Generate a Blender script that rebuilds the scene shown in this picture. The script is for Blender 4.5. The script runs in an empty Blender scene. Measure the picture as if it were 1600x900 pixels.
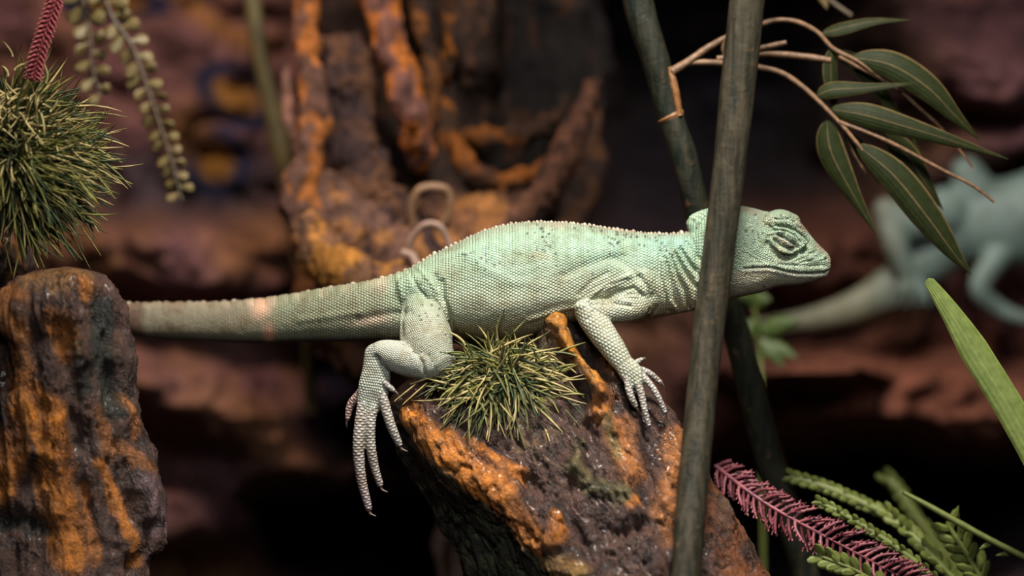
import bpy, bmesh, math, random
import numpy as np
from mathutils import Vector, Matrix

random.seed(7)
RNG = np.random.default_rng(7)
SC = bpy.context.scene
COL = SC.collection
K = 0.000225            # metres per photo pixel at the lizard's distance (1 m)
CZ = 0.25               # camera height above the enclosure floor

# ------------------------------------------------------------------ camera
cam = bpy.data.cameras.new('camera')
cam.lens = 100.0; cam.sensor_width = 36.0
cam.clip_start = 0.01; cam.clip_end = 20
cam.dof.use_dof = True; cam.dof.focus_distance = 0.988; cam.dof.aperture_fstop = 3.6
cam_o = bpy.data.objects.new('camera', cam); COL.objects.link(cam_o)
cam_o.location = (0, -1.0, CZ); cam_o.rotation_euler = (math.pi / 2, 0, 0)
SC.camera = cam_o

# ------------------------------------------------------------------ world, lights, exposure
wd = bpy.data.worlds.new('world'); SC.world = wd; wd.use_nodes = True
wd.node_tree.nodes['Background'].inputs[0].default_value = (0.34, 0.42, 0.50, 1)
wd.node_tree.nodes['Background'].inputs[1].default_value = 0.035


def area(name, loc, target, size, power, color, spread=180):
    l = bpy.data.lights.new(name, 'AREA'); l.shape = 'DISK'; l.size = size
    l.energy = power; l.color = color; l.spread = math.radians(spread)
    o = bpy.data.objects.new(name, l); COL.objects.link(o); o.location = loc
    o.rotation_euler = (Vector(target) - Vector(loc)).to_track_quat('-Z', 'Y').to_euler()
    return o


area('tank_lamp', (0.075, -0.29, 0.74), (0.02, -0.01, 0.24), 0.12, 1.75, (1.0, 0.94, 0.86), 75)
area('front_lamp', (0.02, -0.80, 0.60), (0.02, 0.0, 0.22), 0.20, 0.26, (0.97, 0.98, 1.0), 50)
area('rear_fill_left', (-0.20, 0.00, 0.56), (-0.12, 0.30, 0.20), 0.08, 0.62, (1.0, 0.76, 0.62), 120)  # added warm fill that brightens the left wall and mural
area('rear_fill_right', (0.26, 0.06, 0.60), (0.27, 0.30, 0.22), 0.08, 0.12, (1.0, 0.80, 0.74), 110)  # added weak warm fill for the right background

SC.view_settings.view_transform = 'Standard'; SC.view_settings.look = 'None'
SC.view_settings.exposure = 0.0; SC.view_settings.gamma = 1.0
SC.view_settings.use_curve_mapping = False


# ------------------------------------------------------------------ maths helpers
def to_world(p):
    """(x px, y px, w px behind the focus plane) -> world metres; numpy (n,3)."""
    p = np.asarray(p, float).reshape(-1, 3)
    d = 1 + p[:, 2] * K
    return np.stack([(p[:, 0] - 800) * K * d, d - 1.0, CZ + (450 - p[:, 1]) * K * d], 1)


def P(x, y, w=0):
    return Vector(to_world([(x, y, w)])[0])


def hash3(i, j, k, seed):
    h = (i * 374761393 + j * 668265263 + k * 2147483647 + seed * 1274126177) & 0xFFFFFFFF
    h = ((h ^ (h >> 13)) * 1274126177) & 0xFFFFFFFF
    h = ((h ^ (h >> 16)) * 2246822519) & 0xFFFFFFFF
    return ((h ^ (h >> 15)) & 0xFFFFFF) / float(0xFFFFFF)


def vnoise(p, seed=0):
    f = np.floor(p).astype(np.int64); t = p - f; t = t * t * (3 - 2 * t)
    out = 0
    for a in (0, 1):
        for b in (0, 1):
            for c in (0, 1):
                wgt = (t[:, 0] if a else 1 - t[:, 0]) * (t[:, 1] if b else 1 - t[:, 1]) * (t[:, 2] if c else 1 - t[:, 2])
                out = out + wgt * hash3(f[:, 0] + a, f[:, 1] + b, f[:, 2] + c, seed)
    return out * 2 - 1


def fbm(p, octv=4, seed=0, ridged=False):
    s = 0; a = 1.0; tot = 0; p = p.copy()
    for o in range(octv):
        n = vnoise(p, seed + o * 17)
        if ridged: n = 1 - 2 * np.abs(n)
        s = s + a * n; tot += a; a *= 0.5; p = p * 2.03 + 11.3
    return s / tot


def catmull(pts, n, closed=False):
    pts = np.asarray(pts, float); m = len(pts)
    if closed:
        t = np.arange(n) * m / n
    else:
        t = np.linspace(0, m - 1, n)
    i = np.floor(t).astype(int)
    if not closed: i = np.minimum(i, m - 2)
    u = (t - i)[:, None] if pts.ndim == 2 else (t - i)

    def g(k):
        if closed: return pts[k % m]
        return pts[np.clip(k, 0, m - 1)]
    p0, p1, p2, p3 = g(i - 1), g(i), g(i + 1), g(i + 2)
    return 0.5 * (2 * p1 + (p2 - p0) * u + (2 * p0 - 5 * p1 + 4 * p2 - p3) * u ** 2 + (3 * p1 - p0 - 3 * p2 + p3) * u ** 3)


def seg_dist(xy, poly):
    """distance of 2-D points to a polyline"""
    best = np.full(len(xy), 1e9)
    poly = np.asarray(poly, float)
    if len(poly) == 1:
        return np.hypot(xy[:, 0] - poly[0, 0], xy[:, 1] - poly[0, 1])
    for a, b in zip(poly[:-1], poly[1:]):
        ab = b - a; L = (ab ** 2).sum() + 1e-9
        t = np.clip(((xy - a) @ ab) / L, 0, 1)
        d = np.hypot(*(xy - a - t[:, None] * ab).T)
        best = np.minimum(best, d)
    return best


def smooth01(x, a, b):
    t = np.clip((x - a) / (b - a), 0, 1); return t * t * (3 - 2 * t)


# ------------------------------------------------------------------ object helpers
def tag(o, label=None, cat=None, group=None, kind=None):
    if label: o['label'] = label
    if cat: o['category'] = cat
    if group: o['group'] = group
    if kind: o['kind'] = kind
    return o


def thing(name, loc, label, cat, group=None):
    o = bpy.data.objects.new(name, None); COL.objects.link(o)
    o.location = loc; o.empty_display_size = 0.01
    return tag(o, label, cat, group)


def root_of(parent):
    v = Vector((0, 0, 0)); q = parent
    while q is not None:
        v = v + q.location; q = q.parent
    return v


def mesh_obj(name, verts, faces, mat, parent=None, smooth=True, cols=None, uvs=None, attr2=None):
    """verts in world metres"""
    me = bpy.data.meshes.new(name)
    v = np.asarray(verts, float)
    if parent is not None: v = v - np.array(root_of(parent))
    me.from_pydata(v.tolist(), [], faces.tolist() if isinstance(faces, np.ndarray) else faces)
    me.validate()
    if smooth: me.shade_smooth()
    if cols is not None:
        a = me.color_attributes.new('Col', 'FLOAT_COLOR', 'POINT')
        c = np.concatenate([cols, np.ones((len(cols), 1))], 1).astype(np.float32)
        a.data.foreach_set('color', c.ravel())
    if attr2 is not None:
        a = me.attributes.new('suv', 'FLOAT_VECTOR', 'POINT')
        a.data.foreach_set('vector', np.asarray(attr2, np.float32).ravel())
    me.materials.append(mat)
    o = bpy.data.objects.new(name, me); COL.objects.link(o)
    if parent is not None: o.parent = parent
    return o


def grid_faces(nr, nc, closed=True, off=0):
    i = np.arange(nr - 1)[:, None]; j = np.arange(nc if closed else nc - 1)[None, :]
    j2 = (j + 1) % nc
    f = np.stack([i * nc + j, i * nc + j2, (i + 1) * nc + j2, (i + 1) * nc + j], -1).reshape(-1, 4)
    return (f + off).tolist()


def tube(path, radii, n=10, off=0, flat=None, cap=True):
    """closed tube in any 3-D space. path (m,3), radii (m,) or (m,2). returns verts, faces"""
    path = np.asarray(path, float); m = len(path)
    radii = np.asarray(radii, float)
    if radii.ndim == 1: radii = np.stack([radii, radii], 1)
    T = np.gradient(path, axis=0); T /= np.linalg.norm(T, axis=1)[:, None] + 1e-12
    ref = np.array(flat if flat is not None else (0.0, 1.0, 0.0))
    A = np.cross(T, ref)
    bad = np.linalg.norm(A, axis=1) < 0.15
    A[bad] = np.cross(T[bad], (1.0, 0.03, 0.1))
    A /= np.linalg.norm(A, axis=1)[:, None]
    for i in range(1, m):
        if A[i] @ A[i - 1] < 0: A[i] = -A[i]
    B = np.cross(A, T)
    th = np.arange(n) * 2 * math.pi / n
    V = path[:, None] + A[:, None] * (np.cos(th)[None, :, None] * radii[:, None, :1]) + B[:, None] * (np.sin(th)[None, :, None] * radii[:, None, 1:])
    V = V.reshape(-1, 3)
    F = [[q + off for q in f] for f in grid_faces(m, n)]
    if cap:
        F.append([off + j for j in range(n)]); F.append([off + (m - 1) * n + j for j in reversed(range(n))])
    return V, F


class MB:
    def __init__(s): s.v = []; s.f = []; s.n = 0
    def add(s, V, F):
        s.v.append(np.asarray(V)); s.f += [[q + s.n for q in f] for f in F]; s.n += len(V); return s
    def V(s): return np.concatenate(s.v)


def tube_px(ctrl, radii, n=12, steps=40, noise=0, nscale=0.03, seed=0):
    """tube along photo-pixel control points (x,y,w); radii in px; world verts"""
    path = catmull(ctrl, steps); r = catmull(np.asarray(radii, float), steps)
    V, F = tube(path, r, n, flat=(0, 0, 1))
    if noise:
        c = np.repeat(path, n, 0)
        dv = V - c; L = np.linalg.norm(dv, axis=1)[:, None] + 1e-6
        V = V + dv / L * (fbm(V * nscale * np.array([1, .45, 1]), 4, seed) * noise)[:, None]
    return to_world(V), F


def mesh_normals(V, F):
    F = np.asarray([f if len(f) == 4 else list(f) + [f[-1]] for f in F if len(f) <= 4])
    a = V[F[:, 0]]; b = V[F[:, 1]]; c = V[F[:, 2]]; d = V[F[:, 3]]
    n = np.cross(c - a, d - b)
    N = np.zeros_like(V)
    for k in range(4): np.add.at(N, F[:, k], n)
    return N / (np.linalg.norm(N, axis=1)[:, None] + 1e-12)


# ------------------------------------------------------------------ materials
def new_mat(name):
    m = bpy.data.materials.new(name); m.use_nodes = True
    nt = m.node_tree; b = nt.nodes['Principled BSDF']
    return m, nt, b


def nd(nt, t, **kw):
    n = nt.nodes.new(t)
    for k, v in kw.items(): setattr(n, k, v)
    return n


def noise_node(nt, scale, detail=4, rough=0.6, vec=None):
    n = nd(nt, 'ShaderNodeTexNoise'); n.inputs['Scale'].default_value = scale
    n.inputs['Detail'].default_value = detail; n.inputs['Roughness'].default_value = rough
    if vec is not None: nt.links.new(vec, n.inputs['Vector'])
    return n


def ramp(nt, src, stops):
    r = nd(nt, 'ShaderNodeValToRGB'); e = r.color_ramp.elements
    while len(e) < len(stops): e.new(0.5)
    for el, (p, c) in zip(e, stops): el.position = p; el.color = (*c, 1) if len(c) == 3 else c
    nt.links.new(src, r.inputs[0]); return r


def mixc(nt, a, b, fac, mode='MIX'):
    m = nd(nt, 'ShaderNodeMix', data_type='RGBA', blend_type=mode)
    for sock, v in ((m.inputs[6], a), (m.inputs[7], b), (m.inputs[0], fac)):
        if hasattr(v, 'is_linked'): nt.links.new(v, sock)
        else: sock.default_value = v if not isinstance(v, tuple) else (*v, 1)
    return m.outputs[2]


def bump(nt, b, height, dist, strength=1.0, prev=None):
    bp = nd(nt, 'ShaderNodeBump'); bp.inputs['Distance'].default_value = dist
    bp.inputs['Strength'].default_value = strength
    nt.links.new(height, bp.inputs['Height'])
    if prev is not None: nt.links.new(prev, bp.inputs['Normal'])
    if b is not None: nt.links.new(bp.outputs[0], b.inputs['Normal'])
    return bp.outputs[0]


def bark_mat(name, scale=260, rough=(0.25, 0.7), bumpd=0.0012, attr='Col', vary=0.55, crack=0, coat=0, rot=0.0, spec=0.12):
    m, nt, b = new_mat(name)
    tc = nd(nt, 'ShaderNodeTexCoord')
    at = nd(nt, 'ShaderNodeAttribute', attribute_name=attr)
    n1 = noise_node(nt, scale, 8, 0.65, tc.outputs['Object'])
    n2 = noise_node(nt, scale * 4, 5, 0.7, tc.outputs['Object'])
    r1 = ramp(nt, n1.outputs[0], [(0.3, (1 - vary,) * 3), (0.7, (1 + vary * .6,) * 3)])
    c = mixc(nt, at.outputs['Color'], r1.outputs[0], 1.0, 'MULTIPLY')
    r2 = ramp(nt, n2.outputs[0], [(0.35, (0.6, 0.55, 0.55)), (0.65, (1.25, 1.2, 1.15))])
    c = mixc(nt, c, r2.outputs[0], 0.7, 'MULTIPLY')
    nt.links.new(c, b.inputs['Base Color'])
    rr = ramp(nt, n1.outputs[0], [(0.35, (rough[1],) * 3), (0.62, (rough[0],) * 3)])
    nt.links.new(rr.outputs[0], b.inputs['Roughness'])
    b.inputs['Specular IOR Level'].default_value = spec
    h = bump(nt, None, n1.outputs[0], bumpd, 0.9)
    if crack:
        mp = nd(nt, 'ShaderNodeMapping'); mp.inputs['Rotation'].default_value = (0, rot, 0)
        nt.links.new(tc.outputs['Object'], mp.inputs[0])
        m2 = nd(nt, 'ShaderNodeMapping'); m2.inputs['Scale'].default_value = (1, 1, 0.3); nt.links.new(mp.outputs[0], m2.inputs[0])
        nz = noise_node(nt, 90, 5, 0.7, m2.outputs[0]); ad = nd(nt, 'ShaderNodeVectorMath', operation='SCALE'); ad.inputs['Scale'].default_value = 0.02
        nt.links.new(nz.outputs['Color'], ad.inputs[0])
        sm = nd(nt, 'ShaderNodeVectorMath', operation='ADD'); nt.links.new(m2.outputs[0], sm.inputs[0]); nt.links.new(ad.outputs[0], sm.inputs[1])
        vo = nd(nt, 'ShaderNodeTexVoronoi', feature='DISTANCE_TO_EDGE'); vo.inputs['Scale'].default_value = crack; nt.links.new(sm.outputs[0], vo.inputs['Vector'])
        vr = ramp(nt, vo.outputs['Distance'], [(0.0, (0, 0, 0)), (0.16, (1, 1, 1))])
        n1r = noise_node(nt, 45, 3, 0.6, tc.outputs['Object']); mk = ramp(nt, n1r.outputs[0], [(0.42, (1, 1, 1)), (0.56, (0, 0, 0))])
        cr_ = mixc(nt, vr.outputs[0], (1.0, 1.0, 1.0), mk.outputs[0])
        c = mixc(nt, c, mixc(nt, (0.42, 0.38, 0.36), (1.0, 1.0, 1.0), cr_), 1.0, 'MULTIPLY'); nt.links.new(c, b.inputs['Base Color'])
        h = bump(nt, None, cr_, 0.0011, 0.9, prev=h)
    b.inputs['Coat Weight'].default_value = coat; b.inputs['Coat Roughness'].default_value = 0.12
    bump(nt, b, n2.outputs[0], bumpd * 0.4, 0.8, prev=h)
    return m


def plain_mat(name, col, rough=0.6, scale=500, vary=0.3, bumpd=0.0, col2=None, spec=0.4, trans=0.0):
    m, nt, b = new_mat(name)
    tc = nd(nt, 'ShaderNodeTexCoord')
    n1 = noise_node(nt, scale, 4, 0.6, tc.outputs['Object'])
    c2 = col2 or tuple(x * (1 - vary) for x in col)
    r = ramp(nt, n1.outputs[0], [(0.35, col), (0.65, c2)])
    nt.links.new(r.outputs[0], b.inputs['Base Color'])
    b.inputs['Roughness'].default_value = rough
    b.inputs['Specular IOR Level'].default_value = spec
    if bumpd: bump(nt, b, n1.outputs[0], bumpd)
    if trans:
        b.inputs['Subsurface Weight'].default_value = trans
        b.inputs['Subsurface Radius'].default_value = (0.5, 1, 0.3)
        b.inputs['Subsurface Scale'].default_value = 0.001
    return m


M_BARK = bark_mat('wet_driftwood', 260, (0.22, 0.65), 0.0014, crack=120, coat=0.10, rot=0.5, spec=0.42)
M_BARKBG = bark_mat('driftwood_far', 180, (0.3, 0.75), 0.0016)
M_ROCK = bark_mat('cave_rock', 60, (0.5, 0.9), 0.004, vary=0.4)


def skin_mat():
    m, nt, b = new_mat('lizard_skin')
    at = nd(nt, 'ShaderNodeAttribute', attribute_name='Col')
    su = nd(nt, 'ShaderNodeAttribute', attribute_name='suv')
    tc = nd(nt, 'ShaderNodeTexCoord')
    # three plane waves at 60 degrees give rows of round scales
    waves = []
    for a in (0, 60, 120):
        v = nd(nt, 'ShaderNodeVectorMath', operation='DOT_PRODUCT')
        nt.links.new(su.outputs['Vector'], v.inputs[0])
        v.inputs[1].default_value = (math.cos(math.radians(a)), math.sin(math.radians(a)), 0)
        c = nd(nt, 'ShaderNodeMath', operation='COSINE')
        nt.links.new(v.outputs['Value'], c.inputs[0]); waves.append(c.outputs[0])
    s1 = nd(nt, 'ShaderNodeMath', operation='ADD'); nt.links.new(waves[0], s1.inputs[0]); nt.links.new(waves[1], s1.inputs[1])
    s2 = nd(nt, 'ShaderNodeMath', operation='ADD'); nt.links.new(s1.outputs[0], s2.inputs[0]); nt.links.new(waves[2], s2.inputs[1])
    mr = nd(nt, 'ShaderNodeMapRange'); mr.inputs[1].default_value = -1.5; mr.inputs[2].default_value = 2.2
    nt.links.new(s2.outputs[0], mr.inputs[0])
    h = mr.outputs[0]
    n1 = noise_node(nt, 170, 5, 0.65, tc.outputs['Object'])
    n2 = noise_node(nt, 900, 3, 0.6, tc.outputs['Object'])
    gr = ramp(nt, h, [(0.15, (0.55, 0.54, 0.48)), (0.62, (1.06, 1.07, 1.05))])
    c = mixc(nt, at.outputs['Color'], gr.outputs[0], 0.85, 'MULTIPLY')
    mott = ramp(nt, n1.outputs[0], [(0.32, (0.70, 0.62, 0.50)), (0.50, (1, 1, 1)), (0.72, (1.08, 1.12, 1.10))])
    c = mixc(nt, c, mott.outputs[0], 0.8, 'MULTIPLY')
    nt.links.new(c, b.inputs['Base Color'])
    b.inputs['Roughness'].default_value = 0.42
    b.inputs['Specular IOR Level'].default_value = 0.45
    b.inputs['Subsurface Weight'].default_value = 0.08
    b.inputs['Subsurface Scale'].default_value = 0.0015
    h1 = bump(nt, None, h, 0.00030, 0.9)
    vo = nd(nt, 'ShaderNodeTexVoronoi'); vo.inputs['Scale'].default_value = 820; nt.links.new(tc.outputs['Object'], vo.inputs['Vector'])
    h2 = bump(nt, None, vo.outputs['Distance'], 0.00022, 0.45, prev=h1)
    bump(nt, b, n2.outputs[0], 0.00015, 0.5, prev=h2)
    return m


M_SKIN = skin_mat()
M_CLAW = plain_mat('claw_horn', (0.16, 0.11, 0.09), 0.4)
M_CREST = plain_mat('crest_scales', (0.15, 0.095, 0.07), 0.6, 500, col2=(0.36, 0.33, 0.24))


def leaf_mat(name, base, edge, vein, rough=0.5, veins=9, spec=0.35):
    m, nt, b = new_mat(name)
    su = nd(nt, 'ShaderNodeAttribute', attribute_name='suv')      # x along, y across (-1..1)
    sep = nd(nt, 'ShaderNodeSeparateXYZ'); nt.links.new(su.outputs['Vector'], sep.inputs[0])
    ab = nd(nt, 'ShaderNodeMath', operation='ABSOLUTE'); nt.links.new(sep.outputs[1], ab.inputs[0])
    e = ramp(nt, ab.outputs[0], [(0.0, edge), (0.06, base), (0.86, base), (0.95, edge)])
    mu = nd(nt, 'ShaderNodeMath', operation='MULTIPLY'); mu.inputs[1].default_value = veins * 2.2
    nt.links.new(sep.outputs[1], mu.inputs[0])
    co = nd(nt, 'ShaderNodeMath', operation='COSINE'); nt.links.new(mu.outputs[0], co.inputs[0])
    vr = ramp(nt, co.outputs[0], [(0.0, (1, 1, 1)), (0.75, (1, 1, 1)), (1.0, vein)])
    c = mixc(nt, e.outputs[0], vr.outputs[0], 1.0, 'MULTIPLY')
    tc = nd(nt, 'ShaderNodeTexCoord'); n1 = noise_node(nt, 350, 4, 0.6, tc.outputs['Object'])
    r = ramp(nt, n1.outputs[0], [(0.35, (0.7, 0.75, 0.6)), (0.65, (1.25, 1.2, 1.1))])
    c = mixc(nt, c, r.outputs[0], 0.8, 'MULTIPLY')
    nt.links.new(c, b.inputs['Base Color'])
    b.inputs['Roughness'].default_value = rough; b.inputs['Specular IOR Level'].default_value = spec
    bump(nt, b, co.outputs[0], 0.0001, 0.35)
    return m


M_BLEAF = leaf_mat('bamboo_leaf', (0.013, 0.018, 0.005), (0.115, 0.078, 0.038), (1.14, 1.12, 1.05), 0.55, 11, .10)
M_BLADE = leaf_mat('broad_green_leaf', (0.125, 0.165, 0.042), (0.16, 0.20, 0.055), (1.15, 1.1, 1.05), 0.5)


# ------------------------------------------------------------------ the setting
def wall_grid(name, xs, ys, wfun, cfun, mat):
    X, Y = np.meshgrid(xs, ys); xy = np.stack([X.ravel(), Y.ravel()], 1)
    W = wfun(xy); V = to_world(np.column_stack([xy, W]))
    F = grid_faces(len(ys), len(xs), closed=False)
    o = mesh_obj(name, V, F, mat, cols=cfun(xy))
    o['kind'] = 'structure'
    return o


def gauss(xy, cx, cy, sx, sy, ang=0):
    a = math.radians(ang); dx = xy[:, 0] - cx; dy = xy[:, 1] - cy
    u = dx * math.cos(a) + dy * math.sin(a); v = -dx * math.sin(a) + dy * math.cos(a)
    return np.exp(-0.5 * ((u / sx) ** 2 + (v / sy) ** 2))


def plateau(xy, cx, cy, rx, ry, ang=0, p=4):
    a = math.radians(ang); dx = xy[:, 0] - cx; dy = xy[:, 1] - cy
    u = dx * math.cos(a) + dy * math.sin(a); v = -dx * math.sin(a) + dy * math.cos(a)
    return np.exp(-(np.abs(u / rx) ** p + np.abs(v / ry) ** p))


WALLW = 1180.0


def wall_w(xy):
    p3 = np.column_stack([xy * 0.006, np.zeros(len(xy))])
    w = WALLW + 90 * fbm(p3, 5, 3) + 50 * fbm(p3 * 3.1, 3, 9, True)
    wob = 26 * fbm(p3 * 1.7, 3, 21)
    q = xy + wob[:, None]
    # shelves of rock that stand out from the wall
    w -= 300 * plateau(q, 320, 410, 200, 60, 4)
    w -= 250 * plateau(q, 330, 600, 230, 62, 8, 3)
    w -= 240 * plateau(q, 410, 700, 170, 50, 22, 2)
    w -= 200 * plateau(q, 250, 800, 190, 60, -6)
    w -= 330 * plateau(q, 1400, 625, 260, 62, 2)
    w -= 260 * plateau(q, 1260, 570, 140, 24, -3)
    w -= 200 * plateau(q, 1230, 400, 130, 70, 10)
    w -= 260 * plateau(q, 1510, 110, 110, 60, 10)
    w -= 220 * plateau(q, 1530, 235, 110, 30, -18)
    w += 500 * plateau(q, 1100, 140, 260, 200, 0)
    w += 500 * plateau(q, 1300, 800, 380, 90, 0)
    w += 500 * plateau(q, 560, 840, 150, 80, 0)
    return w


def wall_c(xy):
    p3 = np.column_stack([xy * 0.008, np.full(len(xy), 3.3)])
    n = fbm(p3, 4, 40); n2 = fbm(p3 * 2.4, 3, 60)
    q = xy + 6 * np.column_stack([n2, n])
    mauve = np.array([0.120, 0.056, 0.062]); brown = np.array([0.165, 0.078, 0.038]); dark = np.array([0.018, 0.020, 0.030])
    navy = np.array([0.004, 0.009, 0.032]); ochre = np.array([0.19, 0.085, 0.008]); red = np.array([0.17, 0.062, 0.038])
    t = smooth01(n, -0.4, 0.4)[:, None]
    c = mauve * (1 - t) + brown * t

    def put(col, m, k=1.0):
        nonlocal c
        m = (np.clip(m, 0, 1) * k)[:, None]; c = c * (1 - m) + col * m
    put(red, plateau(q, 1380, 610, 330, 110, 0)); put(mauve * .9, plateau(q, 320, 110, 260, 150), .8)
    put(dark * .5, plateau(q, 1110, 190, 330, 300), 0.95)  # recess shade painted in as near-black rock colour
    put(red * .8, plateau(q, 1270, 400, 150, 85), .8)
    put(dark, plateau(q, 1330, 820, 420, 100), 0.95)  # lower recesses darkened in the colour too, standing in for shade
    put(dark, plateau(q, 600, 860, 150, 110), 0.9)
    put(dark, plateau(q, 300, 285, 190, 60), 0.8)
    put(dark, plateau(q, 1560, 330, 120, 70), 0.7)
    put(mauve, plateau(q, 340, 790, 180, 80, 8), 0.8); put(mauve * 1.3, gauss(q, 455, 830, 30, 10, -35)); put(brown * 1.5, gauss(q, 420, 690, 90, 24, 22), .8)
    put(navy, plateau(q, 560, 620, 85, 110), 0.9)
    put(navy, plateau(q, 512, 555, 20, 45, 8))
    # painted rings and bands of the mural on the rock
    for cx, cy, rx, ry, an in ((370, 150, 58, 36, 30), (338, 252, 40, 46, 0), (180, 8, 70, 20, 0)):
        a = math.radians(an); dx = q[:, 0] - cx; dy = q[:, 1] - cy
        u = dx * math.cos(a) + dy * math.sin(a); v = -dx * math.sin(a) + dy * math.cos(a)
        r = np.hypot(u / rx, v / ry)
        put(ochre, 1 - smooth01(r, 0.6, 0.9), 0.8)
        put(navy, np.exp(-((r - 1) / 0.30) ** 4), 1.0)
    put(ochre, np.exp(-(seg_dist(q, [(290, 0), (340, 40), (400, 75), (430, 70)]) / 15) ** 2), 0.7)
    put(ochre, gauss(q, 295, 205, 26, 30), 0.7)
    return c * (1 + 0.35 * n2[:, None])


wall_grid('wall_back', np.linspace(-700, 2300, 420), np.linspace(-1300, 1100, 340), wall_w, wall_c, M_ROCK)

M_SOIL = plain_mat('dark_soil', (0.03, 0.022, 0.018), 0.9, 120, 0.6, 0.004)


def slab(name, x0, x1, y0, y1, z0, z1, mat):
    v = [(x, y, z) for x in (x0, x1) for y in (y0, y1) for z in (z0, z1)]
    f = [[0, 1, 3, 2], [4, 6, 7, 5], [0, 4, 5, 1], [2, 3, 7, 6], [0, 2, 6, 4], [1, 5, 7, 3]]
    return tag(mesh_obj(name, v, f, mat, smooth=False), kind='structure')


slab('floor', -0.62, 0.62, -0.55, 0.75, -0.02, 0.0, M_SOIL)
M_SIDE = plain_mat('side_rock', (0.07, 0.045, 0.04), 0.8, 40, 0.5, 0.006)
slab('wall_left', -0.64, -0.60, -0.55, 0.75, 0.0, 0.85, M_SIDE)
slab('wall_right', 0.60, 0.64, -0.55, 0.75, 0.0, 0.85, M_SIDE)


# ------------------------------------------------------------------ driftwood from horizontal sections
def solid(levels, na, ynum, ybreak=None):
    """levels: (y, [(x,w)*k]) top to bottom -> px-space verts (x,y,w) and faces"""
    ys = np.array([l[0] for l in levels], float)
    C = np.array([l[1] for l in levels], float)          # L,k,2
    L, k, _ = C.shape
    flat = np.concatenate([ys[:, None], C.reshape(L, -1)], 1)
    # resample so that rows are even in y
    dense = catmull(flat, 40 * L)
    dense = dense[np.argsort(dense[:, 0])]
    yy = ynum
    out = np.stack([np.interp(yy, dense[:, 0], dense[:, i]) for i in range(1, flat.shape[1])], 1).reshape(len(yy), k, 2)
    V = []
    for y, row in zip(yy, out):
        ring = catmull(row, na * 3, closed=True)
        seg = np.linalg.norm(np.diff(np.vstack([ring, ring[:1]]), axis=0), axis=1)
        s = np.concatenate([[0], np.cumsum(seg)]); t = np.linspace(0, s[-1], na, endpoint=False)
        rr = np.vstack([ring, ring[:1]])
        V.append(np.column_stack([np.interp(t, s, rr[:, 0]), np.full(na, y), np.interp(t, s, rr[:, 1])]))
    V = np.concatenate(V)
    n = len(yy)
    F = grid_faces(n, na)
    ct = V[:na].mean(0) - (0, 1, 0); cb = V[-na:].mean(0)
    V = np.vstack([V, ct, cb]); a = len(V) - 2; b = len(V) - 1
    F += [[a, (j + 1) % na, j] for j in range(na)]
    F += [[b, (n - 1) * na + j, (n - 1) * na + (j + 1) % na] for j in range(na)]
    return V, F


def outward(V, F):
    N = mesh_normals(V, F)
    c = V.mean(0)
    if ((V - c) * N).sum(1).mean() < 0: N = -N
    return N


def features(V, N, feats, side=True):
    """feats: (polyline, sigma, amp) in photo px on the camera-facing side"""
    disp = np.zeros(len(V)); xy = V[:, :2]
    face = smooth01(-N[:, 2], 0.0, 0.35) if side else 1.0
    for poly, sg, amp in feats:
        poly = np.asarray(poly, float)
        lo = poly.min(0) - 4 * sg; hi = poly.max(0) + 4 * sg
        m = ((xy > lo) & (xy < hi)).all(1)
        if not m.any(): continue
        d = seg_dist(xy[m], poly)
        disp[m] += amp * np.exp(-0.5 * (d / sg) ** 2)
    return disp * face


def paint(c, m, col, k=1.0):
    m = (np.clip(m, 0, 1) * k)[:, None]
    return c * (1 - m) + np.array(col) * m


ORANGE = (0.58, 0.200, 0.024); ORANGE2 = (0.40, 0.150, 0.036); DKBROWN = (0.040, 0.022, 0.017)
MAUVE = (0.085, 0.041, 0.028); OLIVE = (0.105, 0.090, 0.030); BLACKG = (0.014, 0.018, 0.012); TAN = (0.22, 0.14, 0.07)

# ---- centre log the lizard lies on: control order left, ridge, mid left, mid right, right front, right, back right, back left
CL = [
    (489, [(876, 0), (878, -8), (880, -9), (882, -9), (884, -6), (885, 0), (883, 8), (878, 8)]),
    (494, [(862, 5), (866, -10), (874, -18), (882, -18), (890, -12), (894, 0), (886, 20), (866, 22)]),
    (510, [(852, 10), (856, -14), (868, -30), (882, -32), (896, -24), (908, 0), (892, 40), (860, 42)]),
    (535, [(825, 20), (832, -10), (856, -34), (886, -42), (912, -36), (932, 0), (905, 60), (840, 60)]),
    (558, [(745, 20), (760, -8), (820, -30), (880, -46), (930, -44), (952, -5), (915, 80), (780, 80)]),
    (580, [(690, 15), (705, -18), (780, -42), (870, -56), (945, -54), (978, -8), (930, 95), (740, 95)]),
    (600, [(640, 10), (655, -32), (740, -60), (860, -66), (960, -64), (1003, -12), (950, 105), (700, 105)]),
    (650, [(612, 20), (652, -66), (740, -80), (880, -84), (1000, -82), (1047, -20), (990, 115), (690, 115)]),
    (700, [(628, 30), (690, -90), (790, -102), (920, -104), (1030, -96), (1072, -28), (1010, 120), (700, 125)]),
    (760, [(662, 35), (756, -112), (840, -122), (950, -126), (1062, -112), (1112, -36), (1040, 125), (730, 130)]),
    (820, [(695, 35), (826, -136), (900, -146), (1000, -148), (1095, -130), (1150, -42), (1070, 125), (770, 130)]),
    (900, [(732, 30), (880, -165), (950, -176), (1040, -172), (1135, -146), (1195, -50), (1110, 120), (800, 125)]),
    (1050, [(760, 20), (900, -190), (990, -210), (1090, -205), (1190, -170), (1250, -60), (1160, 120), (830, 125)]),
    (1600, [(700, 10), (850, -200), (990, -220), (1120, -215), (1240, -180), (1310, -60), (1210, 130), (790, 135)]),
]
yrows = np.concatenate([np.arange(489, 910, 2.8), np.linspace(915, 1600, 40)])
V, F = solid(CL, 430, yrows)
N = outward(V, F)
ax = np.array([0.45, 0.89]); nx = np.array([0.89, -0.45])
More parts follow.
